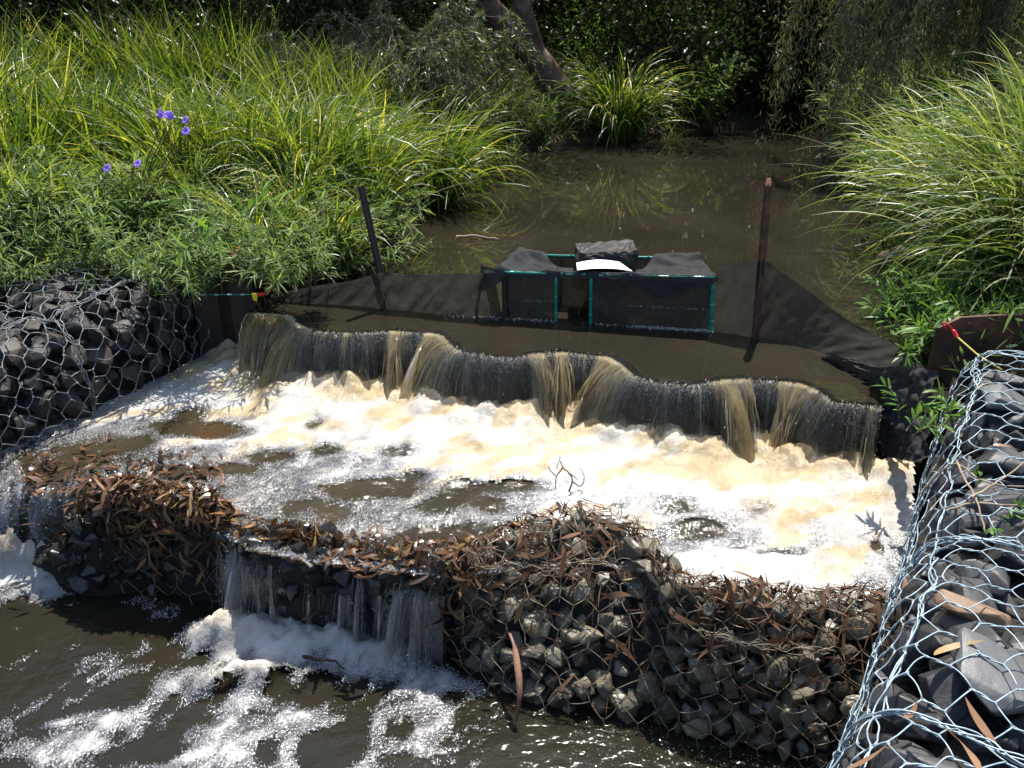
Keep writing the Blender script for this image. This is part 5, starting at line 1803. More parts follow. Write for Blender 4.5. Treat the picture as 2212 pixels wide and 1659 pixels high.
bs = [surf_at(SS, x, y, .3, 1.15, .02)[0] for x, y in ((1640, 1300), (1730, 1312), (1800, 1305), (1880, 1290))]
tw('stick', 'pale bare stick lying across the leaves at the right end of the sill', [(bs, .009, .005)], 'twig_pale', 'stick')
bs = [surf_at(SS, x, y, .25, 1.15, .03)[0] for x, y in ((1130, 1165), (1230, 1130), (1330, 1132), (1420, 1150))]
tw('twig', 'thin brown twig along the back edge of the right mound', [(bs, .006, .003)], 'twig')
bs = [surf_at(SS, x, y, .25, 1.15, .03)[0] for x, y in ((1290, 1120), (1340, 1140), (1400, 1160))]
tw('twig', 'short brown twig crossing the top of the right mound', [(bs, .005, .002)], 'twig')
a_ = surf_at(SS, 1118, 1400, .3, 1.15, .03)[0]
b_ = at(1122, 1490, .10)
c_ = at(1112, 1570, .005)
mb = MB()
P = spath([a_ + np.array([-.02, .05, .02]), a_ + np.array([0, -.02, 0]), b_ + np.array([0, -.04, .03]), c_], 16)[None]
tt_ = np.linspace(0, 1, 16)
strips(mb, P, (.006 + .014 * np.sin(tt_ * 3.0 + .2) ** 2 * (tt_ > .3) + .004)[None], nrm(np.array([1, .25, .15]))[None, None] * np.ones((1, 16, 1)), np.full((1, 16), .5))
o = mb.build('bark_strip', M['barkstrip'])
md = o.modifiers.new('thick', 'SOLIDIFY')
md.thickness = .004
tag(o, 'long strip of red brown bark hanging from the sill into the lower pool', 'bark')
gl_ = np.random.default_rng(21)
for (px, py, ang, L_, lab) in [(2064, 1398, .25, .15, 'orange dry leaf beside the large pale stone of the right gabion'), (2110, 1560, 1.75, .12, 'pale orange leaf standing up in the wire near the right frame edge'), (2087, 1615, 1.6, .14, 'narrow pale orange leaf near the bottom right corner'),
                               (1878, 1632, .1, .12, 'curled orange leaf at the bottom end of the right gabion'), (1964, 1535, .8, .08, 'small tan leaf below the thick lacing wires of the right gabion'), (2119, 834, .9, .07, 'brown leaf in front of the pale grey stone'), (2028, 918, -.5, .07, 'pink brown leaf on the upper right gabion beside the green sprout'),
                               (2178, 966, -.6, .09, 'tan leaf near the upper right frame edge on the gabion'), (1955, 1262, 1.3, .07, 'small tan leaf at the outer edge of the right gabion')]:
    p, n_, _ = surf_at(SR, px, py, .95, 2.4, .02)
    P, Wd, side = leaf_paths(1, gl_, L_, L_ + .005, .018, .022)
    x = nrm(np.array([math.cos(ang), math.sin(ang), .1]))
    x = nrm(x - n_ * (x @ n_) * .85)
    y = nrm(np.cross(n_, x))
    B = np.stack([x, y, np.cross(x, y)], -1)
    mb = MB()
    strips(mb, np.einsum('ij,nsj->nsi', B, P) + p, Wd, np.einsum('ij,nsj->nsi', B, side), np.array([gl_.uniform(.72, .9)]))
    o = mb.build('dry_leaf', M['litter'])
    tag(o, lab, 'leaf')
p, n_, _ = surf_at(SR, 2122, 1297, .95, 2.4, .0)
osm = stone_mesh('orange_stone', M['stone_orange'], 431, .55)
o = bpy.data.objects.new('gabion_stone', osm)
COL.objects.link(o)
o.location = p - n_ * .03
o.rotation_euler = (.1, .1, 2.4)
o.scale = (.22, .12, .13)
tag(o, 'long orange brown stone among the dark ones of the right gabion', 'stone')
for (px, py, s_, lab) in [(2165, 845, (.26, .2, .17), 'pale grey smooth stone at the back of the right gabion'), (2170, 1420, (.24, .26, .2), 'large light grey stone at the right frame edge of the near gabion')]:
    p, n_, _ = surf_at(SR, px, py, .95, 2.4, .0)
    o = bpy.data.objects.new('gabion_stone', stone_mesh('pale_stone', M['stone_pale'], int(px), .7))
    COL.objects.link(o)
    o.location = p - n_ * .035
    o.rotation_euler = (.2, .1, 1.0)
    o.scale = s_
    tag(o, lab, 'stone')
for k, (pts, lab) in enumerate([(((1985, 1062), (2060, 1000), (2130, 1040), (2230, 1050)), 'thin dry stem arching over the wire of the right gabion'), (((2040, 1105), (2110, 1085), (2225, 1098)), 'lower dry stem lying across the right gabion lacing'),
                                (((2070, 1000), (2090, 1040), (2105, 1080), (2125, 1150)), 'bent dry stem pointing down the right gabion'), (((2100, 1075), (2160, 1040), (2230, 985)), 'pale straight dry stem over the upper right gabion')]):
    bs = [surf_at(SR, x, y, .95, 2.6, .03 + .01 * k)[0] for x, y in pts]
    tw('dry_straw', lab, [(bs, .0042, .0022)], 'twig_pale', 'straw')
#@@VEG
# ------------------------------------------------------------------ vegetation


def tussock_mesh(name, n, h, droop, seed, wid=.011, rad=.14, lean=.35, mat='grass', dry=.07, heads=0):
    g_ = np.random.default_rng(seed)
    s = 10
    t = np.linspace(0, 1, s)
    az = g_.uniform(0, 2 * math.pi, n)
    rr = rad * np.sqrt(g_.random(n))
    ba = az + g_.normal(0, .6, n)
    L = h * g_.uniform(.5, 1.12, n) * (1 + .15 * (g_.random(n) < .1))
    th0 = np.abs(g_.normal(0, lean, n)) * (.4 + rr / rad)
    cur = droop * g_.uniform(.35, 1.25, n)
    th = np.clip(th0[:, None] + cur[:, None] * t ** 1.7, 0, 2.75)
    bend = g_.normal(0, .35, n)[:, None] * t ** 2
    a2 = az[:, None] + bend
    d = np.stack([np.sin(th) * np.cos(a2), np.sin(th) * np.sin(a2), np.cos(th)], -1)
    P = np.cumsum(np.concatenate([np.zeros((n, 1, 3)), d[:, :-1]], 1), 1) * (L / (s - 1))[:, None, None]
    P += np.stack([rr * np.cos(ba), rr * np.sin(ba), np.full(n, -.03)], -1)[:, None]
    side = np.stack([-np.sin(a2), np.cos(a2), np.zeros_like(a2)], -1)
    tw_ = g_.normal(0, .7, n)[:, None] + g_.normal(0, .6, n)[:, None] * t
    up = np.cross(d, side)
    side = side * np.cos(tw_)[..., None] + up * np.sin(tw_)[..., None]
    W = wid * g_.uniform(.6, 1.3, n)[:, None] * np.clip(1.15 - t ** 2.2 * 1.1, .06, 1)
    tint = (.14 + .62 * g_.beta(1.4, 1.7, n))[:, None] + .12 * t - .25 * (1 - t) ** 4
    dr = g_.random(n) < dry
    tint[dr] = g_.uniform(.85, 1.05, dr.sum())[:, None]
    tip = (g_.random(n) < .35)[:, None] * sstep(.85, 1, t)[None] * .3
    mb = MB()
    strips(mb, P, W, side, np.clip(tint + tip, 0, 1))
    for k in range(heads):
        b = g_.integers(n)
        top = P[b, 7] + np.array([0, 0, .12])
        m = 46
        pos = top + g_.normal(0, 1, (m, 3)) * (.022, .022, .07)
        Q = pos[:, None] + np.linspace(0, 1, 3)[None, :, None] * (g_.normal(0, 1, (m, 1, 3)) * .012 + np.array([0, 0, .012]))
        strips(mb, Q, np.full((m, 3), .006), np.tile([1., 0, 0], (m, 3, 1)), np.full(m, 1.0))
        tubes(mb, spath([P[b, 0], (P[b, 4] + top) / 2, top], 6), .0022, 4, .8)
    return mb.mesh(name, M[mat])


def herb_mesh(name, seed, stems=17, h=.42, nl=15, ll=.10, lw=.0105, mat='herb', arch=.9, whorl=2, blunt=.75):
    g_ = np.random.default_rng(seed)
    s = 8
    t = np.linspace(0, 1, s)
    az = g_.uniform(0, 6.28, stems)
    L = h * g_.uniform(.6, 1.25, stems)
    th = np.abs(g_.normal(.3, .3, stems))[:, None] + arch * g_.uniform(.3, 1.2, stems)[:, None] * t ** 1.5
    d = np.stack([np.sin(th) * np.cos(az)[:, None], np.sin(th) * np.sin(az)[:, None], np.cos(th)], -1)
    P = np.cumsum(np.concatenate([np.zeros((stems, 1, 3)), d[:, :-1]], 1), 1) * (L / (s - 1))[:, None, None]
    P += g_.normal(0, .06, (stems, 1, 3)) * (1, 1, 0)
    sm = MB()
    tubes(sm, P, np.linspace(.0035, .0016, s)[None] * np.ones((stems, 1)), 4, .3)
    # leaves
    k = np.repeat(np.arange(stems), nl * whorl)
    u = np.tile(np.repeat(np.linspace(.22, 1.0, nl), whorl), stems) * (s - 1)
    i = np.clip(u.astype(int), 0, s - 2)
    f = (u - i)[:, None]
    o = P[k, i] * (1 - f) + P[k, i + 1] * f
    dd = nrm(P[k, i + 1] - P[k, i])
    n = len(k)
    ang = g_.uniform(0, 6.28, n)
    ref = nrm(np.cross(dd, np.array([.2, .1, 1.0]) + 0 * dd))
    ref2 = np.cross(dd, ref)
    rad = ref * np.cos(ang)[:, None] + ref2 * np.sin(ang)[:, None]
    open_ = g_.uniform(.75, 1.35, n)[:, None] - .45 * (u / (s - 1))[:, None] ** 3
    dr = nrm(dd * np.cos(open_) + rad * np.sin(open_))
    q = 6
    tt_ = np.linspace(0, 1, q)
    ln = ll * g_.uniform(.6, 1.25, n)
    dro = g_.uniform(.1, .9, n)
    path = o[:, None] + dr[:, None] * (ln[:, None] * tt_)[..., None]
    path[..., 2] -= (dro * ln)[:, None] * tt_ ** 2 * .55
    side = nrm(np.cross(dr, np.array([0, 0, 1.0]) + g_.normal(0, .35, (n, 3))))[:, None] * np.ones((1, q, 1))
    W = lw * g_.uniform(.7, 1.25, n)[:, None] * np.sin(np.clip(tt_ * .93 + .05, 0, 1) * math.pi) ** blunt
    tint = np.clip(g_.uniform(.2, .85, n) + .2 * (u / (s - 1)) - .12, 0, 1)
    lm = MB()
    strips(lm, path, W, side, tint)
    return sm.mesh(name + '_stems', M['twig']), lm.mesh(name + '_leaves', M[mat])


def thing_mesh(name, me, loc, label, cat, group=None, rz=0, s=1.0):
    o = bpy.data.objects.new(name, me)
    COL.objects.link(o)
    o.location = loc
    o.rotation_euler = (0, 0, rz)
    o.scale = (s, s, s) if not hasattr(s, '__len__') else s
    return tag(o, label, cat, group)


def plant(name, meshes, loc, label, cat, group=None, rz=0, s=1.0, parts=('stems', 'leaves')):
    r = empty(name, loc, label, cat, group)
    r.rotation_euler = (0, 0, rz)
    r.scale = (s, s, s)
    for p, me in zip(parts, meshes):
        c = bpy.data.objects.new(p, me)
        COL.objects.link(c)
        c.parent = r
    return r


gv = np.random.default_rng(99)
Tall = [tussock_mesh('tall_grass', 430, 1.25, 1.0, 400 + i, .018, .20, .22, 'grass', .06, 2 if i < 2 else 0) for i in range(3)]
Arch = [tussock_mesh('arching_grass', 460, 1.05, 1.8, 410 + i, .017, .16, .32, 'grass', .08) for i in range(3)]
Weep = [tussock_mesh('weeping_grass', 520, 1.0, 2.5, 420 + i, .016, .15, .35, 'grass', .14) for i in range(3)]
Far = [tussock_mesh('far_grass', 620, .85, 2.3, 430 + i, .011, .2, .45, 'grass_cool', .2) for i in range(2)]
Big = [tussock_mesh('big_grass', 1250, 1.25, 2.0, 440 + i, .0155, .2, .42, 'grass_pale', .15) for i in range(2)]


def gpos(px, py, z=1.0):
    p = at(px, py, z)
    return (p[0], p[1], float(tz(p[0], p[1])) - .02)


TUS = [
    (215, 445, Tall[2], .8, 'strappy grass clump just left of the lower purple flowers'),
    (390, 452, Arch[1], .95, 'strappy arching clump under the tall purple flowers'),
    (520, 455, Tall[0], .72, 'upright strappy clump left of the bright weeping one'),
    (680, 450, Arch[2], .95, 'arching clump right of the bright weeping one'),
    (790, 440, Arch[0], .85, 'arching clump above the herbs behind the dark picket'),
    (60, 480, Tall[1], .8, 'upright clump at the left edge above the herbs'),  # px, py of the base, mesh, scale, label
    (40, 330, Tall[0], .9, 'tall upright grass clump at the upper left frame edge'),
    (170, 300, Tall[1], .9, 'tall grass clump with seed heads second from the upper left'),
    (300, 300, Tall[2], 1.0, 'tallest upright grass clump above the purple flowers'),
    (420, 305, Tall[0], .95, 'tall grass clump just right of the tallest one'),
    (530, 300, Tall[1], .98, 'upright grass clump left of the grey green shrub'),
    (640, 330, Tall[2], .85, 'grass clump under the left side of the grey green shrub'),
    (760, 330, Tall[0], .80, 'grass clump in front of the grey green shrub'),
    (860, 325, Arch[1], .85, 'arching grass clump right of the shrub foot'),
    (-40, 450, Arch[0], 1.15, 'arching grass clump at the left frame edge above the basket'),
    (110, 410, Arch[2], .95, 'arching yellow green clump left of the purple flowers'),
    (470, 400, Arch[0], .95, 'arching grass clump right of the purple flowers'),
    (330, 395, Tall[1], .62, 'short grass clump behind the purple flowers'),
    (590, 430, Weep[0], 1.0, 'bright yellow green weeping clump in the middle of the left bank'),
    (700, 400, Arch[1], .95, 'grass clump behind the herbs near the dark picket'),
    (820, 390, Weep[1], .95, 'weeping grass clump leaning over the herbs at the water'),
    (935, 375, Weep[2], 1.05, 'weeping grass clump hanging over the pool edge'),
    (950, 330, Arch[2], .85, 'grass clump behind the one hanging over the pool'),
]
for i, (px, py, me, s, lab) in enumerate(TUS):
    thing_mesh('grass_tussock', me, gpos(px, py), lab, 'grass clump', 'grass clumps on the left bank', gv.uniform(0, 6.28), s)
FARG = [(1075, 285, Far[0], .9, 'dry grey green clump left of the leaning trunk'), (1150, 262, Far[1], .95, 'dry grass clump at the foot of the leaning trunk'), (1010, 290, Far[1], .9, 'shaded grass clump above the weeping clump'),
        (1240, 262, Far[0], .8, 'shaded brownish grass between the trunk and the bright clump'), (1130, 225, Far[1], 1.0, 'dim grass clump behind the leaning trunk base'), (1430, 270, Far[0], .7, 'low grass right of the bright far clump')]
for px, py, me, s, lab in FARG:
    thing_mesh('grass_tussock', me, gpos(px, py, .9), lab, 'grass clump', 'grass clumps on the far bank', gv.uniform(0, 6.28), s)
p = at(1335, 276, .9)
thing_mesh('grass_tussock', Weep[0], (p[0], p[1], float(tz(p[0], p[1])) - .02), 'bright rounded grass clump at the end of the pool', 'grass clump', 'grass clumps on the far bank', 1.0, 1.25)
RT = [(3.05, 4.75, Big[0], 1.0, 'large weeping grass clump arching over the right bank'), (3.75, 5.3, Big[1], 1.05, 'upright back grass clump at the upper right frame edge'), (2.95, 4.05, Big[1], .85, 'front grass clump drooping over the rusty plate'),
      (3.05, 5.7, Big[0], .85, 'grass clump leaning over the pool behind the right clumps'), (2.72, 4.35, Big[0], .72, 'low weeping grass clump hanging towards the bright herbs'), (3.35, 5.0, Big[1], .95, 'grass clump in the middle of the right bank mass'), (3.7, 4.3, Big[0], .9, 'grass clump cut by the right frame edge')]
for k, (x, y, me, s, lab) in enumerate(RT):
    thing_mesh('grass_tussock', me, (x, y, float(tz(x, y)) - .02), lab, 'grass clump', 'grass clumps on the right bank', [2.1, .4, 4.0, 1.2, 5.0, 2.2, 3.0][k], s)

# loose grass among the herbs
for k, (px, py, s) in enumerate([(120, 520, .6), (300, 490, .65), (560, 520, .7), (700, 510, .6), (830, 490, .55), (430, 480, .6), (30, 530, .7), (640, 480, .75)]):
    thing_mesh('grass_tussock', (Weep + Arch)[k % 6], gpos(px, py), 'thin loose grass clump growing up through the green herbs', 'grass clump', 'loose grass among the herbs', gv.uniform(0, 6.28), s)
# herbs
Herb = [herb_mesh('herb', 500 + i) for i in range(4)]
HerbB = [herb_mesh('bright_herb', 520 + i, 14, .42, 11, .13, .020, 'herb_bright', 1.1) for i in range(2)]
n = 0
cand = poisson(gv, -5.2, -.45, 4.6, 6.7, .215, 5000)
px_ = []
for x, y in cand:
    x_, y_ = np.array([x]), np.array([y])
    if inside(x_, y_, L_FOOT)[0] or (inside(x_, y_, CHAN)[0] and pdist(x_, y_, LEFT_SH)[0] > .06):
        continue
    if y > 5.65 + .25 * math.sin(x * 3) + (.5 if x > -1.4 else 0):
        continue
    me = Herb[gv.integers(4)] if gv.random() > .14 else HerbB[gv.integers(2)]
    plant('leafy_herb', me, (x, y, float(tz(x, y)) - .02 if not inside(x_, y_, CHAN)[0] else .74), 'green herb in the dense leafy patch on the left bank', 'herb', 'herbs on the left bank', gv.uniform(0, 6.28), gv.uniform(.8, 1.25))
    n += 1
for k, (px, py) in enumerate([(20, 590), (110, 575), (200, 572), (290, 580), (360, 590), (415, 600), (465, 560), (545, 575), (600, 590), (660, 580)]):
    p = at(px, py, 1.0)
    plant('leafy_herb', Herb[k % 4], (p[0], p[1], .90), 'narrow leaved herb hanging over the rim of the left gabion', 'herb', 'herbs along the gabion rim', gv.uniform(0, 6.28), .85)
for k, (px, py) in enumerate([(1010, 350), (1060, 325), (1110, 318), (1150, 300), (1180, 290), (1090, 300), (1040, 340)]):
    p = at(px, py, .85)
    plant('leafy_herb', Herb[k % 4], (p[0], p[1], float(tz(p[0], p[1])) - .02), 'green herb on the pool edge below the leaning trunk', 'herb', 'herbs below the leaning trunk', gv.uniform(0, 6.28), 1.2)
for k, (x, y, s) in enumerate([(2.22, 4.05, 1.0), (2.05, 3.75, .9), (2.45, 4.3, 1.1), (2.35, 3.75, 1.0), (2.65, 3.95, 1.1), (2.55, 4.65, 1.0), (2.1, 4.35, .7), (2.85, 4.35, 1.1)]):
    plant('leafy_herb', HerbB[k % 2], (x, y, .74 + .06 * (x - 2)), 'bright green broad leaved herb hanging at the water behind the rusty plate', 'herb', 'bright herbs on the right bank', gv.uniform(0, 6.28), s * .85)
for k, (x, y) in enumerate([(2.75, 5.4), (2.9, 6.0), (3.1, 6.6), (3.3, 7.2), (3.2, 5.2), (3.3, 4.9)]):
    plant('leafy_herb', Herb[k % 4], (x, y, float(tz(x, y)) - .02), 'dull green herb among the right bank grass clumps', 'herb', 'herbs under the right grass clumps', gv.uniform(0, 6.28), 1.3)
for k, (x, y) in enumerate([(3.9, 9.2), (4.2, 9.9), (4.5, 9.2), (4.4, 10.6), (4.9, 10.0), (4.1, 8.6), (4.7, 8.6), (5.0, 11.0)]):
    plant('leafy_herb', Herb[k % 4], (x, y, float(tz(x, y)) - .02), 'pale green herb on the sunny far right bank behind the drooping tree', 'herb', 'herbs on the far right bank', gv.uniform(0, 6.28), 1.9)
hm = herb_mesh('sprout', 540, 7, .13, 7, .07, .012, 'herb_bright', 1.2)
plant('leafy_herb', hm, tuple(at(1985, 925, .86)), 'small bright green sprout between the bundled net and the right gabion', 'herb', None, .4, 1.0)
hm2 = herb_mesh('sprout', 541, 5, .07, 5, .03, .010, 'herb_bright', 1.2)
p_, n_, _ = surf_at(SR, 2170, 1110, .95, 2.6, -.02)
plant('leafy_herb', hm2[1:], tuple(p_), 'tiny green weed growing through the wire of the right gabion', 'herb', None, .4, 1.0, ('leaves',))


# low green cover under the plants, so little bare soil shows
def cover(name, label, pts, g_, ll=.07, lw=.010, mat='herb', hh=.12):
    n = len(pts)
    q = 4
    t = np.linspace(0, 1, q)
    az, el = g_.uniform(0, 6.28, n), g_.uniform(-.2, 1.2, n)
    d = np.stack([np.cos(az) * np.cos(el), np.sin(az) * np.cos(el), np.sin(el)], -1)
    ln = ll * g_.uniform(.6, 1.4, n)
    P = pts[:, None] + d[:, None] * (ln[:, None] * t)[..., None]
    P[..., 2] += (g_.random(n) * hh)[:, None]
    side = nrm(np.cross(d, g_.normal(0, 1, (n, 3))))[:, None] * np.ones((1, q, 1))
    W = lw * g_.uniform(.7, 1.3, n)[:, None] * np.array([.5, 1, .8, .1])
    mb = MB()
    strips(mb, P, W, side, g_.random(n) * .8)
    return tag(mb.build(name, M[mat]), label, 'ground cover', kind='stuff')


def ground_pts(n, x0, x1, y0, y1, extra=None):
    x, y = gv.uniform(x0, x1, n), gv.uniform(y0, y1, n)
    ok = ~inside(x, y, CHAN) & ~inside(x, y, L_FOOT) & ~inside(x, y, R_FOOT)
    x, y = x[ok], y[ok]
    return np.stack([x, y, tz(x, y)], 1)


cover('ground_cover', 'low green leaves covering the soil of the left bank', ground_pts(42000, -8, .4, 4.5, 10.5), gv, .09, .012, 'herb', .25)
cover('ground_cover', 'low green leaves covering the soil of the right bank', ground_pts(26000, 1.9, 7, 3.3, 11.5), gv, .09, .012, 'herb', .2)
cover('ground_cover', 'dim undergrowth on the far bank below the trees', ground_pts(30000, -9, 9, 10.2, 15.5), gv, .16, .022, 'forest', .35)

# purple flowers
pm = MB()
for k in range(5):
    a = k * 2 * math.pi / 5
    r_ = np.array([0, .35, .75, 1.0])
    w_ = np.array([.12, .42, .62, .30])
    c, s_ = math.cos(a), math.sin(a)
    V = []
    for rr, ww in zip(r_, w_):
        for sg in (-1, 0, 1):
            z = .45 * (1 - (1 - rr) ** 2) - .10 * abs(sg) + .1 * rr * rr * (1 if sg == 0 else 0) - .25 * rr ** 4
            x, y = rr, sg * ww
            V.append((x * c - y * s_, x * s_ + y * c, z))
    pm.add(np.array(V) * .030, grid_faces(4, 3), np.repeat([.05, .5, .8, 1.0], 3))
petal = pm.mesh('petals', M['flower'])
tm_ = MB()
tubes(tm_, np.array([(0, 0, -.035), (0, 0, -.015), (0, 0, .002)]) , [.0018, .003, .005], 6, .3)
throat = tm_.mesh('flower_tube', M['flower'])
for lab, base, fl, Yf in [('tall purple flowering stem with four blooms above the herbs', (405, 440), [(348, 246), (370, 251), (401, 260), (402, 284), (362, 249)], 4.95), ('lower purple flowering stem with two blooms left of the taller one', (262, 470), [(232, 364), (298, 354)], 4.8)]:
    b = at(*base, 1.0)
    root = empty('flowering_plant', (b[0], Yf, float(tz(b[0], Yf)) - .02), lab, 'flower')
    for px, py in fl:
        p = atY(px, py, Yf + gv.normal(0, .04))
        rl = np.array(root.location)
        sm = MB()
        tubes(sm, spath([rl, rl * .5 + p * .5 + np.array([.0, 0, .04]), p + np.array([0, .01, -.03])], 10), [.003] * 9 + [.0015], 5, .2)
        keep(sm.build('stem', M['twig']), root)
        f = bpy.data.objects.new('bloom', petal)
        COL.objects.link(f)
        f.location = p
        f.rotation_euler = (1.0 + gv.normal(0, .25), gv.normal(0, .3), gv.uniform(-.5, .5))
        f.scale = [.85] * 3
        keep(f, root)
        u = bpy.data.objects.new('flower_tube', throat)
        COL.objects.link(u)
        u.parent = f
    hmx = herb_mesh('flower_herb', 560, 6, .5, 12, .11, .014, 'herb', .5)
    c_ = bpy.data.objects.new('leaves', hmx[1])
    COL.objects.link(c_)
    c_.parent = root

# ------------------------------------------------------------------ shrubs and trees


def quads(mb, pos, d, ln, wd, g_, tint):
    "diamond leaf per point"
    n = len(pos)
    d = nrm(d)
    s = nrm(np.cross(d, g_.normal(0, 1, (n, 3))))
    ln, wd = np.broadcast_to(ln, (n,))[:, None], np.broadcast_to(wd, (n,))[:, None]
    V = np.stack([pos, pos + d * ln * .45 - s * wd / 2, pos + d * ln, pos + d * ln * .45 + s * wd / 2], 1)
    mb.add(V.reshape(-1, 3), np.arange(4 * n).reshape(n, 4), np.repeat(tint, 4))


def weeping_shrub(seed, h=2.0, w=1.5, stems=26, tw_=16, nl=26, ll=.07, lw=.008, mat='shrub'):
    g_ = np.random.default_rng(seed)
    wm, lm = MB(), MB()
    t = np.linspace(0, 1, 10)
    for k in range(stems):
        a = g_.uniform(0, 6.28)
        H = h * g_.uniform(.45, 1.05)
        R = w * g_.uniform(.35, 1.0)
        P = np.stack([np.cos(a) * R * t ** 1.3, np.sin(a) * R * t ** 1.3, H * (np.sin(t * 2.0) / math.sin(1.57))], 1) + g_.normal(0, .03, (10, 3)) * t[:, None]
        tubes(wm, P, np.linspace(.016, .003, 10), 5)
        m = tw_
        i = g_.integers(3, 10, m)
        b = P[i]
        q = 6
        u = np.linspace(0, 1, q)
        dr = nrm(g_.normal(0, 1, (m, 3)) * (1, 1, .3) + np.array([np.cos(a), np.sin(a), .1]) * .7)
        L = g_.uniform(.25, .6, m)
        Q = b[:, None] + dr[:, None] * (L[:, None] * u * .7)[..., None]
        Q[..., 2] -= (L[:, None] * u ** 2 * .75)
        tubes(wm, Q, np.linspace(.003, .001, q)[None] * np.ones((m, 1)), 3)
        ii = g_.integers(0, m, m * nl)
        uu = g_.uniform(.1, 1, m * nl) * (q - 1)
        j = np.clip(uu.astype(int), 0, q - 2)
        f = (uu - j)[:, None]
        pos = Q[ii, j] * (1 - f) + Q[ii, j + 1] * f
        dd = nrm(Q[ii, j + 1] - Q[ii, j]) + g_.normal(0, .55, (m * nl, 3))
        quads(lm, pos, dd, ll * g_.uniform(.6, 1.3, m * nl), lw, g_, np.clip(g_.normal(.5, .22, m * nl), 0, 1))
    return wm.mesh('branches', M['twig']), lm.mesh('foliage', M[mat])


sh = weeping_shrub(601, 1.35, 1.35, 40, 18, 52, .075, .011)
p = at(860, 330, 1.0)
plant('weeping_shrub', sh, (p[0], p[1] + .6, float(tz(p[0], p[1])) - .05), 'grey green weeping shrub behind the left bank grasses', 'shrub', None, .3, 1.0, ('branches', 'foliage'))
plant('weeping_shrub', sh, (p[0] - .75, p[1] + 1.0, float(tz(p[0], p[1])) - .05), 'smaller grey green shrub half hidden left of the weeping shrub', 'shrub', None, 2.3, .8, ('branches', 'foliage'))


def limb(g_, a, b, n=9, wob=.1):
    P = spath([a, a * .6 + b * .4 + g_.normal(0, wob, 3), a * .25 + b * .75 + g_.normal(0, wob, 3), b], n)
    return P


def forest_tree(seed, H=6.6, R=2.3, clumps=230, per=100, low=.6, ll=.15, lw=.035, mat='forest', spread=.42, trunk_r=.13):
    g_ = np.random.default_rng(seed)
    tm, cm = MB(), MB()
    top = np.array([g_.normal(0, .5), g_.normal(0, .5), H * .9])
    P = limb(g_, np.array([0, 0, -.2]), top, 14, .25)
    tubes(tm, P, np.linspace(trunk_r, .03, 14), 8)
    cs = []
    for k in range(13):
        i = g_.integers(3, 12)
        a = P[i]
        az = g_.uniform(0, 6.28)
        b = a + np.array([math.cos(az) * R * g_.uniform(.5, 1), math.sin(az) * R * g_.uniform(.5, 1), g_.uniform(-.6, 1.4)])
        Q = limb(g_, a, b, 8, .2)
        tubes(tm, Q, np.linspace(.045, .012, 8), 5)
        for _ in range(clumps // 22):
            j = g_.integers(2, 8)
            cs.append(Q[j] + g_.normal(0, .35, 3))
    while len(cs) < clumps:
        z = g_.uniform(low, H)
        rr = R * math.sqrt(g_.random()) * (1 - .5 * (z / H) ** 2)
        az = g_.uniform(0, 6.28)
        cs.append(np.array([rr * math.cos(az), rr * math.sin(az), z]))
    cs = np.array(cs)
    n = len(cs) * per
    c = np.repeat(cs, per, 0)
    sz = np.repeat(g_.uniform(.55, 1.25, len(cs)), per)
    pos = c + g_.normal(0, 1, (n, 3)) * (spread * sz)[:, None] * (1, 1, .75)
    ok = pos[:, 2] > .15
    pos = pos[ok]
    n = len(pos)
    d = g_.normal(0, 1, (n, 3)) * (1, 1, .6) + np.array([0, 0, -.7])
    cl = np.repeat(g_.normal(0, .14, len(cs)), per)[ok]
    quads(cm, pos, d, ll * g_.uniform(.6, 1.3, n), lw * g_.uniform(.7, 1.3, n), g_, np.clip(g_.normal(.42, .2, n) + cl, 0, 1))
    return tm.mesh('trunk', M['bark_dark']), cm.mesh('crown', M[mat])


FT = [forest_tree(700 + i) for i in range(3)]
FB = [forest_tree(720 + i, 2.4, 1.25, 110, 110, .15, .10, .034, 'forest', .28, .03) for i in range(2)]
TREES = [(-7.5, 13.6, 'dark tree at the upper left frame corner'), (-5.2, 14.0, 'dark tree behind the tallest grass clump'), (-3.2, 14.6, 'dark tree behind the left half of the grey green shrub'), (-1.4, 15.4, 'dark tree between the shrub and the leaning trunk'), (.4, 17.8, 'dark tree just behind the leaning trunk'),
         (2.0, 17.2, 'dark tree right of the leaning trunk above the bright clump'), (3.7, 17.4, 'dark tree in the gap between the bright clump and the drooping tree'), (5.6, 16.6, 'dark tree behind the drooping tree'), (7.2, 15.2, 'dark tree behind the drooping tree near the right frame edge'), (9.0, 13.8, 'dark tree at the upper right frame corner'),
         (8.6, 10.6, 'dark tree above the right bank grass clumps'), (-9.6, 15.6, 'far dark tree beyond the upper left corner trees')]
for k, (x, y, lab) in enumerate(TREES):
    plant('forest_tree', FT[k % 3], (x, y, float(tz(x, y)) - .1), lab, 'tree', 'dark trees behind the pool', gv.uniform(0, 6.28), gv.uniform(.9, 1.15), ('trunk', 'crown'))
BACK = [(x, 19.5 + 1.2 * math.sin(x * 1.7), 'shaded tree of the second row deep in the wood') for x in np.linspace(-13, 13, 10)]
for k, (x, y, lab) in enumerate(BACK):
    plant('forest_tree', FT[(k + 1) % 3], (x, y, float(tz(x, y)) - .1), lab, 'tree', 'second row of trees in the wood', gv.uniform(0, 6.28), gv.uniform(1.2, 1.5), ('trunk', 'crown'))
BUSH = [(-6.0, 10.2), (-4.4, 10.6), (-2.9, 10.9), (-1.6, 11.6), (-.3, 12.8), (2.2, 12.6), (2.9, 12.9), (3.6, 13.2), (4.5, 13.4), (5.6, 12.4), (6.6, 11.2), (6.9, 9.6), (6.3, 8.3)]
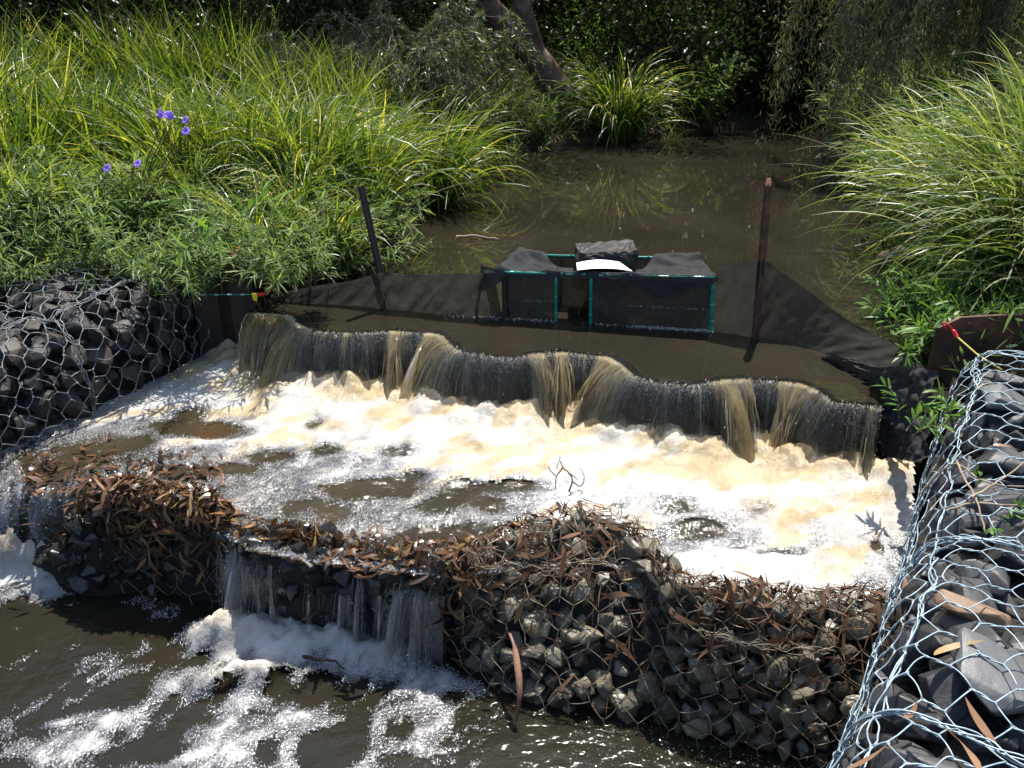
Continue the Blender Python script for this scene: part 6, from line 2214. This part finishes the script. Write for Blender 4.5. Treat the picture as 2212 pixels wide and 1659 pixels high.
for k, (x, y) in enumerate(BUSH):
    lab = 'dark bush at the foot of the trees along the far bank'
    plant('understory_bush', FB[k % 2], (x, y, float(tz(x, y)) - .05), lab, 'bush', 'dark bushes along the far bank', gv.uniform(0, 6.28), gv.uniform(.75, 1.05), ('stems', 'foliage'))
bb = herb_mesh('glossy_bush', 580, 22, .9, 12, .13, .05, 'herb', .9, 2, .6)
p = at(1540, 275, .85)
plant('glossy_bush', bb, (p[0], p[1] + .3, .80), 'bush with broad glossy leaves on the far bank right of the bright clump', 'bush', None, 0, 1.0)
bb2 = herb_mesh('light_bush', 581, 18, 1.3, 14, .12, .045, 'herb_bright', .6, 2, .6)
p = at(1290, 150, 1.2)
plant('glossy_bush', bb2, (1.25, 12.6, .95), 'light green sunlit bush right of the upright trunk', 'bush', None, 0, .95)

# deep wood: one mass of leaves
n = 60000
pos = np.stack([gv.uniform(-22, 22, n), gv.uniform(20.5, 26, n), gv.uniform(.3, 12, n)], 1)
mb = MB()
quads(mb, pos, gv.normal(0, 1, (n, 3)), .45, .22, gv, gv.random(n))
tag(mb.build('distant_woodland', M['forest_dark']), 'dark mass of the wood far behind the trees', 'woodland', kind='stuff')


def trunk_tube(path, radii, seed, n=40, sides=14):
    P = spath(np.array(path), n)
    r = np.interp(np.linspace(0, 1, n), np.linspace(0, 1, len(radii)), radii)
    mb = MB()
    tubes(mb, P, r, sides)
    V = mb.V[0]
    c = np.repeat(P, sides, 0)
    d = V - c
    f = 1 + .22 * (fbm(V[:, 0] * 5, V[:, 1] * 5, V[:, 2] * 2.2, seed, 4) - .5)
    mb.V[0] = c + d * f[:, None]
    return mb


Yt = 11.0
b0 = atY(1235, 262, Yt)
root = empty('leaning_tree', b0, 'leaning brown trunk that forks at the end of the pool', 'tree')
t1 = [b0 + np.array([.15, 0, -.3]), atY(1205, 200, Yt), atY(1160, 130, Yt), atY(1105, 65, Yt), atY(1045, 0, Yt), atY(985, -70, Yt), atY(900, -200, Yt), atY(850, -420, Yt)]
keep(trunk_tube(t1, [.22, .20, .17, .145, .13, .12, .10, .05], 3).build('trunk', M['bark']), root)
t2 = [atY(1168, 135, Yt), atY(1153, 95, Yt - .05), atY(1136, 40, Yt - .06), atY(1122, -20, Yt - .05), atY(1105, -150, Yt), atY(1100, -400, Yt)]
keep(trunk_tube(t2, [.11, .115, .11, .105, .09, .05], 5).build('second_trunk', M['bark']), root)
cm = MB()
g_ = np.random.default_rng(808)
cs = np.array([atY(x, y, Yt + dy) for x, y, dy in zip(g_.uniform(650, 1350, 120), g_.uniform(-900, -250, 120), g_.uniform(-1.2, 1.8, 120))])
n = 120 * 70
pos = np.repeat(cs, 70, 0) + g_.normal(0, .38, (n, 3))
quads(cm, pos, g_.normal(0, 1, (n, 3)) + np.array([0, 0, -.9]), .15, .03, g_, g_.random(n))
keep(cm.build('crown', M['forest']), root)
# pale stem far left of centre
bg_ = empty('pale_tree', (-1.75, 11.4, .9), 'pale grey trunk at the top edge behind the weeping shrub', 'tree')
keep(trunk_tube([atY(735, 120, 11.4), atY(725, 20, 11.4), atY(720, -60, 11.4), atY(735, -400, 11.4)], [.20, .19, .18, .10], 7).build('trunk', M['driftwood']), bg_)
cm = MB()
cs = np.array([atY(x, y, 11.4 + dy) for x, y, dy in zip(g_.uniform(500, 950, 60), g_.uniform(-900, -350, 60), g_.uniform(-1.2, 1.2, 60))])
n = 60 * 70
quads(cm, np.repeat(cs, 70, 0) + g_.normal(0, .38, (n, 3)), g_.normal(0, 1, (n, 3)) + np.array([0, 0, -.9]), .15, .03, g_, g_.random(n))
keep(cm.build('crown', M['forest']), bg_)


# drooping tree on the right: limbs over the pool, hanging sprays
def drooping_tree():
    g_ = np.random.default_rng(909)
    base = np.array([5.3, 9.6, float(tz(5.3, 9.6)) - .1])
    root = empty('drooping_tree', base, 'dark drooping tree whose hanging sprays reach the pool', 'tree')
    tm, cm, sm = MB(), MB(), MB()
    trunk = limb(g_, base, base + np.array([-.4, -.3, 5.2]), 12, .15)
    tubes(tm, trunk, np.linspace(.16, .05, 12), 9)
    ends = []
    for (ex, ey, ez, si) in [(2.75, 8.5, 3.4, 7), (3.2, 8.9, 3.9, 8), (3.8, 8.3, 3.1, 6), (4.5, 8.0, 3.3, 8), (3.3, 9.6, 3.0, 7), (4.2, 9.3, 4.2, 9), (5.6, 7.8, 3.6, 9), (6.3, 8.4, 3.3, 7), (2.9, 8.2, 2.2, 4), (3.6, 8.8, 2.0, 3), (4.9, 8.4, 2.3, 5)]:
        Q = limb(g_, trunk[si], np.array([ex, ey, ez]), 12, .16)
        Q[:, 2] += .35 * np.sin(np.linspace(0, math.pi, 12))
        tubes(tm, Q, np.linspace(.05, .010, 12), 6)
        ends.append(Q)
    # one low dark limb reaching over the water from the right bank
    Q = spath([(4.6, 8.2, 1.55), (4.1, 8.1, 1.42), (3.6, 8.0, 1.22), (3.25, 7.9, 1.02), (3.05, 7.9, .92)], 16)
    tubes(tm, Q, np.linspace(.05, .012, 16), 6)
    ends.append(Q)
    keep(tm.build('trunk', M['bark_dark']), root)
    S_ = []
    for Q in ends[:-1]:
        for _ in range(17):
            j = g_.integers(2, 12)
            S_.append(Q[j] + g_.normal(0, .16, 3))
    for _ in range(12):
        S_.append(ends[-1][g_.integers(3, 16)] + g_.normal(0, .08, 3))
    S_ = np.array(S_)
    m, q = len(S_), 14
    u = np.linspace(0, 1, q)
    L = np.minimum(g_.uniform(.8, 2.3, m), S_[:, 2] - .80 + g_.uniform(0, .5, m))
    L = np.maximum(L, .18)
    drift = g_.normal(0, .16, (m, 1, 2)) * L[:, None, None]
    P = np.zeros((m, q, 3))
    P[..., :2] = S_[:, None, :2] + drift * (u ** .7)[None, :, None] + .05 * (fbm(u[None] * 5 + np.arange(m)[:, None] * 3, np.arange(m)[:, None] * 1.0, 0, 5, 2)[..., None] - .5)
    P[..., 2] = S_[:, None, 2] - L[:, None] * u ** 1.15
    tubes(sm, P, np.linspace(.005, .0014, q)[None] * np.ones((m, 1)), 4)
    keep(sm.build('twigs', M['twig']), root)
    nl = 420
    k = np.repeat(np.arange(m), nl)
    n = m * nl
    uu = g_.uniform(.05, 1, n) * (q - 1)
    j = np.clip(uu.astype(int), 0, q - 2)
    f = (uu - j)[:, None]
    pos = P[k, j] * (1 - f) + P[k, j + 1] * f
    wdt = .16 * (1 - .45 * uu / (q - 1))
    cl = fbm(uu * 1.4 + k * 7, k * 1.3, 0, 12, 2)
    pos = pos + g_.normal(0, 1, (n, 3)) * (wdt * np.clip(cl * 2 - .35, .12, 1))[:, None] * (1, 1, .6)
    d = g_.normal(0, .5, (n, 3)) + np.array([0, 0, -1.0])
    quads(cm, pos, d, g_.uniform(.05, .11, n), .0085, g_, np.clip(g_.normal(.45, .22, n) + np.repeat(g_.normal(0, .15, m), nl), 0, 1))
    keep(cm.build('foliage', M['droop']), root)


drooping_tree()
# driftwood at the right bank
tw('driftwood', 'pale broken branch lying at the far right water edge', [([at(1765, 345, .78), at(1800, 325, .84), at(1850, 318, .9)], .035, .025), ([at(1780, 300, 1.0), at(1800, 318, .88), at(1822, 350, .78)], .014, .006), ([at(1770, 320, .86), at(1810, 330, .86), at(1840, 350, .8)], .012, .006)], 'driftwood', 'branch')
tw('driftwood', 'brown log sticking out of the right bank above the bright herbs', [([at(1905, 562, .80), at(1960, 548, .88), at(2060, 530, .95)], .045, .06)], 'driftwood', 'log')
tw('driftwood', 'bare twig half sunk near the herbs at the pool edge', [([at(985, 512, .77), at(1030, 510, .77), at(1078, 518, .75)], .010, .006), ([at(1045, 500, .80), at(1065, 485, .84), at(1085, 478, .88)], .005, .003)], 'twig_pale', 'branch')
o = bpy.data.objects.new('bank_rock', stone_mesh('bank_rock', M['stone_orange'], 777, .9))
COL.objects.link(o)
o.location = (2.78, 5.15, .98)
o.scale = (.5, .4, .5)
tag(o, 'brown earthy rock showing between the right grass clumps', 'rock')
